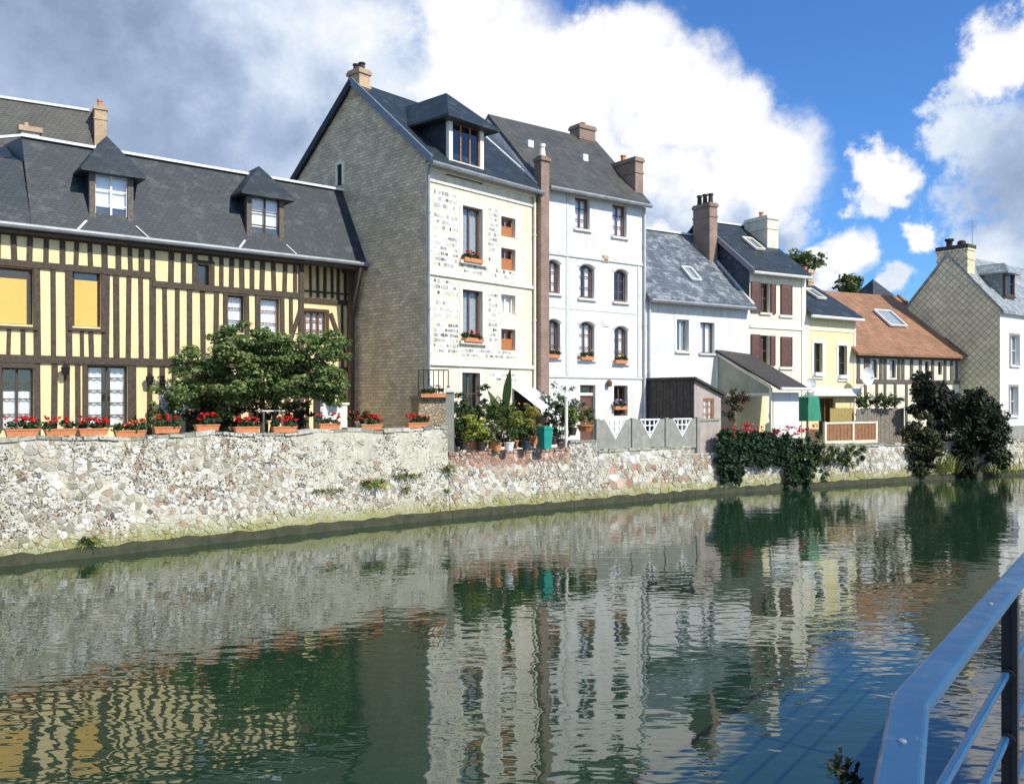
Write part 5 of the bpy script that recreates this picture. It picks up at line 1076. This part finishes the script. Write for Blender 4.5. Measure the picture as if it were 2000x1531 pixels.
pot('potted_plant', 'light green bushy plant behind the terracotta pots', 1003, 876, 26.3, pal=OLIVE+YEL, rad=(.42, .35, .65), seed=6, ncl=22, size=.06, asp=.35, flower=[(.6, .3, .12), (.7, .6, .3)], group=G_)
pot('potted_plant', 'yellow and reddish shrub left of the teal bin', 1042, 868, 26.6, pal=YEL+[(.35, .14, .04)], rad=(.34, .3, .7), seed=7, ncl=20, size=.06, asp=.3, group=G_)
pot('potted_plant', 'low dark green plant in a blue-grey pot beside the teal bin', 1028, 878, 25.7, mat='slated', pal=DARK+GREEN, rad=(.35, .3, .3), seed=8, group=G_)
pot('potted_plant', 'low green plant in a small white pot', 994, 880, 25.3, mat='white_paint', pal=GREEN, rad=(.26, .25, .28), seed=9, group=G_)
pot('potted_plant', 'trailing plant in a terracotta pot at the garden wall edge', 970, 881, 25.2, pal=GREEN, rad=(.28, .25, .3), seed=10, flower=PINK, group=G_)
pot('potted_plant', 'dark bush in a black tub behind the teal bin', 1080, 868, 27.2, mat='soot', pal=DARK, rad=(.4, .3, .6), seed=11, group=G_)
pot('potted_plant', 'bushy plant in a wide terracotta bowl before the white house door', 1143, 842, 28.6, potr=.28, poth=.2, pal=DARK+GREEN, rad=(.42, .35, .42), seed=12, flower=[(.5, .5, .05)], group=G_)
pot('potted_plant', 'red-flowering plant in a white bowl standing behind the trough row', 708, 833, 23.9, mat='white_paint', potr=.2, poth=.14, rad=(.42, .25, .2), seed=13, flower=RED, pal=DARK+GREEN)
for k, (px, py, D, rr, rz, pl_k, lab) in enumerate(((897, 872, 26.9, .35, .8, DARK+GREEN, 'dark shrub growing against the cream facade behind the white post'), (945, 872, 27.0, .45, 1.0, GREEN+DARK, 'leafy shrub before the stone house door, right of the dark one'), (985, 872, 27.1, .45, .75, GREEN+OLIVE, 'shrub with pale leaves under the long strap leaf'), (1020, 874, 27.3, .4, .6, DARK+GREEN, 'dark shrub below the white awning'), (1095, 872, 27.8, .4, .8, GREEN, 'green shrub between the pale pole and the white house'), (940, 880, 25.1, .3, .32, YEL, 'low bright yellow-green plant at the brick coping'), (1118, 850, 28.2, .3, .4, GREEN+YEL, 'small shrub left of the terracotta bowl'))):
    pot('potted_shrub', lab, px, py, D, mat='soot', pal=pl_k, rad=(rr, .3, rz), seed=70+k, ncl=30, n=36, size=.055, group=G_)
# one long banana-like leaf plant
q = at(985, 872, 26.2); bl = thing('banana_plant', 'tall plant with a few long upright strap leaves against the cream house front', 'plant', tuple(q)); ZB[bl.name] = 0; rnd = random.Random(5)
m_ = MB()
for (ax, ay, h, w_) in ((.18, -.1, 2.65, .12), (-.5, .1, 1.9, .11), (.35, -.1, 1.6, .1), (-.2, -.2, 1.5, .1), (.55, .1, 1.2, .1)):
    m_.cur = rcol(GREEN)
    for k in range(8):
        t0, t1 = k/8, (k+1)/8; f_ = lambda t: Vector((ax*t**2, ay*t**2, h*(t-.12*t*t))); g_ = lambda t: w_*(.15 if t < .35 else math.sin(math.pi*min(1, (t-.3)/.7))+.1)
        a, b = f_(t0), f_(t1); m_.face([a+Vector((-g_(t0), 0, 0)), a+Vector((g_(t0), 0, .02)), b+Vector((g_(t1), 0, .02)), b+Vector((-g_(t1), 0, 0))])
m_.build('leaf_blades', MT['leaf'], bl)
# window boxes
def wbox(F, px, py, wpx, label, seed, pal=RED, g='flower boxes on window sills', y=-.1):
    u = F.u(px, y); p = F.w(u, y, F.z(px, py, y)); L = wpx/FPX*F.D(px)/max(.3, abs((F.d.x-(px-CX)/FPX*F.d.y)))
    t = thing('window_box', label, 'flower box', p, F.rot, g); m_ = MB(); m_.box(-L/2, L/2, -.08, .08, 0, .13); m_.build('trough', MT['terracotta'], t); flowers_on(t, L, .11, seed, pal, n=8, hh_=.22)
wbox(FS, 923, 513, 36, 'red flower box on the upper tall window of the cream stone front', 201); wbox(FS, 924, 668, 36, 'red flower box on the lower tall window of the cream stone front', 202)
wbox(FW, 1080, 699, 22, 'window box with trailing orange-brown flowers beside the brick pier', 203, [(.6, .2, .05), (.6, .55, .7)]); wbox(FW, 1146, 703, 24, 'window box with brownish flowers on the middle arched window', 204, [(.35, .2, .08), (.6, .6, .7)])
wbox(FW, 1212, 710, 22, 'window box with dry yellow flowers on the right arched window', 205, [(.4, .3, .05)]); wbox(FW, 1212, 800, 24, 'window box with violet flowers on the ground floor of the white house', 206, [(.35, .2, .6), (.6, .45, .7)])
wbox(lq, 850, 776, 56, 'dark trough with small crimson flowers on the grey landing', 207, [(.45, .02, .06), (.6, .5, .5)], y=-.1)
# teal bin, awning, poles
q = at(1064, 876, 26.0); t = thing('waste_bin', 'teal green plastic bin with a lid in the small garden', 'bin', tuple(q), .7); m_ = MB()
a, b, h = .14, .17, .58; p = [(-a, -a, 0), (a, -a, 0), (a, a, 0), (-a, a, 0)]; q2 = [(-b, -b, h), (b, -b, h), (b, b, h), (-b, b, h)]; m_.face(p); m_.face(q2)
for k in range(4): m_.face([p[k], p[(k+1) % 4], q2[(k+1) % 4], q2[k]])
m_.build('body', MT['teal'], t); m_ = MB(); m_.box(-b-.02, b+.02, -b-.02, b+.02, h, h+.05); m_.box(-b+.04, b-.04, -b+.04, b-.04, h+.05, h+.09); m_.build('lid', MT['teal'], t)
for (px, y0, D, lab) in ((1106, 775, 27.0, 'thin pale pole right of the teal bin'), (947, 800, 26.6, 'short cream pole among the potted plants')):
    q = at(px, 876, D); zt = at(px, y0, D).z; t = thing('garden_pole', lab, 'pole', (q.x, q.y, q.z-.1)); m_ = MB(); m_.tube([(0, 0, 0), (0, 0, zt-q.z)], .05, 8); m_.tube([(0, 0, zt-q.z), (0, 0, zt-q.z+.06)], .065, 8); m_.build('shaft', MT['stonetrim'], t)
aF = FS; ua, ub = aF.u(1000), aF.W+.1; za = aF.z(1005, 757); p = aF.w(ua, 0, 0); aw = thing('awning', 'small white canvas awning sloping down over a dark painted shade panel', 'awning', (p.x, p.y, za-1), aF.rot); ZB[aw.name] = za-1
m_ = MB(); L = ub-ua; m_.face([(0, -.03, za), (L, -.03, za), (L+.1, -1.2, za-.75), (.1, -1.2, za-.75)]); m_.face([(.1, -1.2, za-.75), (L+.1, -1.2, za-.75), (L+.1, -1.21, za-.9), (.1, -1.21, za-.9)]); m_.build('canvas', MT['white_paint'], aw)
m_ = MB(); m_.tube([(.1, -1.18, za-.77), (.1, -.05, za-.9)], .015, 5); m_.tube([(L+.05, -1.18, za-.77), (L+.05, -.05, za-.9)], .015, 5); m_.build('frame', MT['zinc'], aw)
m_ = MB(); m_.box(.1, L-.05, -.02, -.005, zb+.2, za-.12); m_.build('painted_shade', MT['shade_dark'], aw)  # near-black panel on the wall, shade under the canvas given by colour
q = at(1092, 860, 29.2); cl = thing('climbing_plant', 'grey-green climber spreading over the foot of the white house wall', 'climber', tuple(q)); rnd = random.Random(4)
leafobj('foliage', [leafset([((rnd.gauss(0, .38), rnd.gauss(.2, .12), 1.25+rnd.gauss(0, .33)), (.16, .1, .13)) for _ in range(34)], .06, [(.10, .15, .08), (.2, .25, .15), (.05, .08, .04)], 22, .45, seed=4)], MT['leaf'], cl)
m_ = MB()
for k in range(5): m_.tube([(.05*k-.1, .2, 0), (.12*k-.2, .2, .7), (.25*k-.5, .2, 1.4)], .018, 5)
m_.build('stem', MT['bark'], cl)
q = at(1438, 838, 34.2); cl = thing('climbing_rose', 'reddish climbing rose filling the opening under the lean-to', 'climber', tuple(q)); rnd = random.Random(6)
cc = [((rnd.gauss(0, .3), rnd.gauss(0, .1), rnd.uniform(.1, 1.5)), (.15, .12, .15)) for _ in range(26)]
leafobj('foliage', [leafset(cc, .06, DARK+[(.09, .05, .03), (.06, .09, .03)], 26, .6, seed=6)], MT['leaf'], cl); leafobj('blossom', [leafset(cc[::3], .04, [(.45, .12, .04), (.55, .06, .04)], 8, .8, seed=8)], MT['petal'], cl)
# ============================================================ trees and shrubs on the long terrace
q = at(505, 862, 23.4)
tr_ = thing('garden_tree', 'low spreading leafy tree on the terrace before the half-timbered house', 'tree', (q.x, q.y, 2.12)); Zt = 2.12
def rel(px, py, D): p = at(px, py, D); return Vector((p.x-q.x, p.y-q.y, p.z-Zt))
m_ = MB(); rnd = random.Random(2)
for (a, b) in (((-.3, 0), (440, 760)), ((.1, 0), (500, 730)), ((.35, .1), (590, 740)), ((-.2, .1), (400, 770)), ((.2, 0), (560, 690)), ((.4, 0), (640, 750))):
    e = rel(*b, 23.4+rnd.uniform(-.5, .5)); m_.tube([(a[0], a[1]+.3, -.05), (a[0]*1.3+e.x*.2, a[1]+.3, e.z*.45), tuple(e)], .045, 7, .015)
m_.build('trunk', MT['bark'], tr_)
cc = []
for (px, py, rx, rz_, n) in ((360, 765, 45, 40, 30), (420, 730, 60, 45, 36), (470, 680, 60, 38, 36), (540, 690, 70, 42, 44), (620, 705, 58, 48, 42), (560, 755, 90, 42, 60), (460, 765, 85, 36, 50), (645, 755, 32, 40, 13), (440, 650, 22, 15, 5), (370, 690, 14, 10, 3), (515, 650, 14, 12, 3), (652, 668, 20, 16, 5)):
    for _ in range(n):
        a = rnd.gauss(0, .5), rnd.gauss(0, .5); D = 23.4+rnd.gauss(0, .5); v = rel(px+a[0]*rx, py+a[1]*rz_, D); k = rnd.uniform(.14, .26); cc.append((tuple(v), (k*1.3, k*1.3, k*.6)))
leafobj('crown', [leafset(cc, .062, [(.10, .17, .04), (.14, .21, .05), (.20, .26, .08), (.06, .11, .03), (.26, .31, .12)], 95, .55, .7, seed=2)], MT['leaf'], tr_)
def shrub(name, label, px, py, D, rad, pal, seed, size=.05, ncl=22, n=50, cat='shrub', flower=None, zb=None, asp=.55, cr=None, group=None):
    c = at(px, py, D); zb = c.z-rad[2] if zb is None else zb
    t = thing(name, label, cat, (c.x, c.y, zb), 0, group); k = crown((0, 0, c.z-zb), rad, ncl, cr or min(rad)*.42, seed)
    leafobj('foliage', [leafset(k, size, pal, n, asp, seed=seed)], MT['leaf'], t); m_ = MB()
    for j in range(4): a = j*1.6; m_.tube([(0, 0, -.05), (rad[0]*.3*math.cos(a), rad[1]*.3*math.sin(a), (c.z-zb)*.9)], .025, 5, .01)
    m_.build('stem', MT['bark'], t)
    if flower: leafobj('blossom', [leafset(crown((0, 0, c.z-zb), rad, 14, .1, seed+9, .85), .035, flower, 22, .8, seed=seed)], MT['petal'], t)
    return t
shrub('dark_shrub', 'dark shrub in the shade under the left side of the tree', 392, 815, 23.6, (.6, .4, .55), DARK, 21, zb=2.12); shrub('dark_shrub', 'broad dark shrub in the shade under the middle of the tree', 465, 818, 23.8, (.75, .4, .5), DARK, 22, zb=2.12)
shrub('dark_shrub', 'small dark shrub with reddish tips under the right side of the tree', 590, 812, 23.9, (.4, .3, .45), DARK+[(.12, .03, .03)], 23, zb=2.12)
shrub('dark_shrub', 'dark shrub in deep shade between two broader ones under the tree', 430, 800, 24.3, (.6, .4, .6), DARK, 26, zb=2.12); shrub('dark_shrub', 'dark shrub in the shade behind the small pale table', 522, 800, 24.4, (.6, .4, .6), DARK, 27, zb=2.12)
shrub('hydrangea', 'pale blue flowering hydrangea left of the dark shrubs', 342, 782, 23.0, (.32, .3, .4), GREEN, 24, flower=[(.4, .46, .62), (.55, .6, .72)], zb=2.12)
shrub('yellow_green_shrub', 'thin yellow-green shrub beside the lantern post left of the tree', 302, 812, 22.6, (.2, .2, .5), YEL+OLIVE, 25, zb=2.12, ncl=14, n=22)
q3 = at(648, 838, 24.6); wp = thing('garden_oven', 'white rendered outdoor oven pillar with a lower block at its right', 'oven', (q3.x, q3.y, 2.12), F_rot := FH.rot); ZB[wp.name] = 2.12
z1 = at(648, 763, 24.6).z; m_ = MB(); m_.box(-.35, .08, 0, .45, 2.1, z1); m_.box(-.30, .03, .05, .4, z1, z1+.08); m_.build('flue', MT['render_white'], wp); m_ = MB(); m_.box(.085, .5, .02, .5, 2.1, z1-.4); m_.box(.06, .55, -.02, .52, z1-.4, z1-.34); m_.build('hearth_block', MT['stonetrim'], wp)
q3 = at(527, 838, 22.9); tb_ = thing('garden_table', 'small pale wooden table in the shade of the tree', 'table', (q3.x, q3.y, 2.12), .6); z1 = at(527, 801, 22.9).z-2.12; m_ = MB()
for k in range(4): m_.box(-.3, .3, -.3+.15*k, -.16+.15*k, z1-.03, z1)
m_.build('tabletop', MT['stonetrim'], tb_)
for a in (-.25, .25):
    for b in (-.25, .25): m_ = MB(); m_.box(a-.02, a+.02, b-.02, b+.02, 0, z1-.03); m_.build('leg', MT['timber2'], tb_)
# ferns and weeds growing out of the wall
def tuft(label, s, z, L, n, seed, pa=None, hgt=.3, pal=GREEN+YEL):
    pa = pa or pathA; c = pa.p3(s, z, .04-.05*z); _, d = pa.fr(s); t = thing('wall_weed', label, 'weed', c, math.atan2(d.y, d.x), 'weeds growing out of the river wall'); rnd = random.Random(seed); m_ = MB()
    for _ in range(n):
        m_.cur = rcol(pal); b = Vector((rnd.uniform(-L/2, L/2), 0, rnd.uniform(-.04, .04))); l = rnd.uniform(.4, 1)*hgt; dr_ = Vector((rnd.uniform(-1, 1), -rnd.uniform(.15, .7), rnd.uniform(-.1, 1.1))).normalized(); w_ = rnd.uniform(.008, .018); sd_ = Vector((1, 0, .3))*w_
        m = b+dr_*l*.55; e = b+dr_*l-Vector((0, 0, l*.35)); m_.face([b-sd_*.5, b+sd_*.5, m+sd_, m-sd_]); m_.face([m-sd_, m+sd_, e])
    m_.build('blades', MT['leaf'], t)
for (px, z, L, n, h, lab) in ((640, .98, .9, 110, .16, 'low strip of grass on the wall ledge, left part'), (728, 1.05, .6, 150, .42, 'tall fern tuft on the wall ledge below the brown gable'), (795, 1.22, .9, 130, .22, 'long green weed strip at the right end of the wall ledge'), (790, .86, .25, 50, .2, 'small weed clump hanging below the ledge strip'), (172, .30, .3, 90, .32, 'single weed tuft at the waterline on the left'), (893, 1.3, .25, 60, .5, 'dark plant in the joint beside the white post'), (895, .75, .2, 40, .2, 'tiny weed on the wall corner near the water')):
    tuft(lab, s_at(pathA, min(px, 872)), z, L, n, int(px), hgt=h)
# ============================================================ ivy, creepers and geraniums further along
def along(pa, px, z, off=.15): c = pa.p3(s_at(pa, px), z, off); return c
base = pathD.p3(0, 0); rnd = random.Random(9)
def hang(name, label, spec, pal, size, n, seed, cr=.16, flower=None, cat='ivy', mat='leaf', asp=.6):
    rnd = random.Random(seed); pts = []
    for (x0, y0, x1, y1, k) in spec:
        for _ in range(k):
            px = rnd.uniform(x0, x1); py = rnd.uniform(y0, y1); s = s_at2(px); q = pathD.p3(s, 0, 0); D = q[1]-.1-rnd.random()*.25; p = at(px, py, D); pts.append(((p.x-base[0], p.y-base[1], p.z), (cr*rnd.uniform(.7, 1.3),)*3))
    t = thing(name, label, cat, (base[0], base[1], 0)); leafobj('foliage' if not flower else 'blossom', [leafset(pts, size, pal, n, asp, seed=seed)], MT['petal' if flower else 'leaf'], t); return t
_cache = [(pathD.p3(pathD.L*i/200, 0), pathD.L*i/200) for i in range(201)]
def s_at2(px): return min(_cache, key=lambda q: abs(q[0][0]/q[0][1]*FPX+CX-px))[1]
iv = hang('ivy', 'dense dark green ivy mass covering the wall beside the rendered pier', ((1408, 842, 1450, 940, 60), (1450, 845, 1540, 905, 110), (1400, 850, 1480, 900, 50), (1530, 850, 1600, 900, 40), (1538, 900, 1580, 955, 34)), [(.025, .06, .025), (.035, .08, .03), (.05, .10, .035), (.018, .04, .018)], .07, 42, 31)
hang('creeper', 'pale green creeper with drooping shoots hanging towards the water', ((1560, 872, 1690, 895, 45), (1560, 892, 1600, 935, 14), (1600, 885, 1620, 940, 8), (1640, 890, 1665, 915, 8)), [(.08, .13, .03), (.14, .18, .05), (.04, .07, .02)], .07, 30, 32, .12, asp=.4)
g1 = hang('geranium_bed', 'row of red geraniums flowering on top of the ivy-covered wall', ((1408, 832, 1500, 852, 26), (1455, 828, 1478, 840, 9), (1535, 830, 1605, 852, 28), (1500, 838, 1540, 850, 7)), RED+PINK[:1], .042, 10, 33, .07, flower=True, cat='flowers')
F_ = [(1675, 765, 38.0)]
q3 = at(1716, 785, 38.6); c_ = thing('hedge', 'dark green plants trailing along the top of the grey board fence', 'hedge', (q3.x, q3.y, 1.5)); rnd = random.Random(12)
leafobj('foliage', [leafset([((lambda p: (p.x-q3.x, p.y-q3.y, p.z-1.5))(at(rnd.uniform(1674, 1762), rnd.gauss(784, 6), rnd.uniform(38.2, 38.9))), (.16,)*3) for _ in range(50)], .07, DARK+GREEN, 24, .5, seed=12)], MT['leaf'], c_)
t = shrub('bush', 'rounded olive-brown bush leaning over the wall left of the big dark tree', 1797, 868, 35.45, (.92, .5, 1.3), [(.05, .05, .025), (.08, .08, .03), (.03, .035, .02), (.11, .12, .04)], 41, .08, 110, 80, zb=.1, cr=.26)
def bigtree(name, label, blobs, D, base_px, seed, pal, size=.085, n=75, zb=1.2, dd=.9, trunk=.13):
    b = at(base_px, 900, D); t = thing(name, label, 'tree', (b.x, b.y, zb)); rnd = random.Random(seed); cc = []; m_ = MB()
    for (px, py, rx, ry, k) in blobs:
        c = at(px, py, D); e = (c.x-b.x, c.y-b.y, c.z-zb); m_.tube([(0, 0, -.1), (e[0]*.3, 0, e[2]*.55), e], trunk, 7, .03)
        for _ in range(k):
            a = Vector((rnd.gauss(0, 1), rnd.gauss(0, 1), rnd.gauss(0, 1))).normalized()*rnd.uniform(.3, 1); p = at(px+a.x*rx, py-a.z*ry, D+a.y*dd); r_ = rnd.uniform(.16, .34); cc.append(((p.x-b.x, p.y-b.y, p.z-zb), (r_, r_, r_*.8)))
    m_.build('trunk', MT['bark'], t); leafobj('crown', [leafset(cc, size, pal, n, .5, seed=seed)], MT['leaf'], t); return t
bigtree('dark_tree', 'dark purplish tree rising in front of the clay-roofed cottage', ((1812, 765, 40, 42, 70), (1850, 805, 44, 44, 70), (1855, 870, 34, 34, 34), (1800, 800, 25, 25, 12)), 39, 1830, 42, [(.020, .024, .02), (.032, .036, .026), (.045, .055, .03)])
bigtree('evergreen_tree', 'large very dark evergreen whose foot reaches the water in front of the diamond-clad gable', ((1900, 800, 46, 50, 90), (1935, 840, 38, 55, 85), (1885, 860, 34, 40, 40), (1890, 910, 16, 28, 14), (1955, 890, 24, 24, 16), (1892, 935, 10, 14, 8)), 36.6, 1898, 43, [(.02, .03, .015), (.03, .048, .02), (.045, .07, .025), (.015, .02, .014)], zb=.1)
def blades(name, label, px, py, D, n, h, seed, pal, spread=.4):
    q = at(px, py, D); t = thing(name, label, 'plant', tuple(q)); rnd = random.Random(seed); m_ = MB()
    for _ in range(n):
        m_.cur = rcol(pal); b = Vector((rnd.gauss(0, spread), rnd.gauss(0, .15), 0)); l = h*rnd.uniform(.5, 1.1); lean = Vector((rnd.gauss(0, .35), rnd.gauss(-.1, .3), 1)).normalized(); w_ = Vector((.022, .005, 0)); m = b+lean*l*.6; e = b+lean*l+Vector((lean.x*l*.3, lean.y*l*.3, -l*.12))
        m_.face([b-w_*.6, b+w_*.6, m+w_, m-w_]); m_.face([m-w_, m+w_, e])
    m_.build('blades', MT['leaf'], t); return t
blades('iris_clump', 'yellow-green sword leaves between the round bush and the dark evergreen', 1842, 922, 36.0, 90, 1.0, 51, YEL+OLIVE+[(.3, .34, .12)], .35)
blades('iris_clump', 'bright green reeds right of the dark evergreen foot', 1955, 925, 37.3, 60, .8, 52, GREEN+YEL, .4); blades('iris_clump', 'small pale reeds on the bank just left of the evergreen trunk', 1868, 925, 36.6, 40, .7, 53, YEL, .15)
blades('water_weed', 'dark weed tuft floating on the water near the lower edge of the picture', 1648, 1512, 7.65, 26, .13, 54, [(.012, .014, .01), (.02, .025, .012)], .06)
# trees far behind the roofs
def fartree(label, px, py, D, rad, seed, pal):
    c = at(px, py, D); tree('distant_tree', label, (c.x, c.y, 1.2), c.z-1.2+rad[2], rad, seed, pal, size=.15, n=34, ncl=34, cr=.5, group='trees behind the roofs', trunk_r=.2)
fartree('olive green tree top between the limestone chimney and the yellow house', 1568, 512, 60, (1.5, 1.5, 1.0), 61, OLIVE+GREEN); fartree('small green tree top above the left end of the clay roof', 1660, 562, 62, (.9, .9, .9), 62, OLIVE+GREEN)
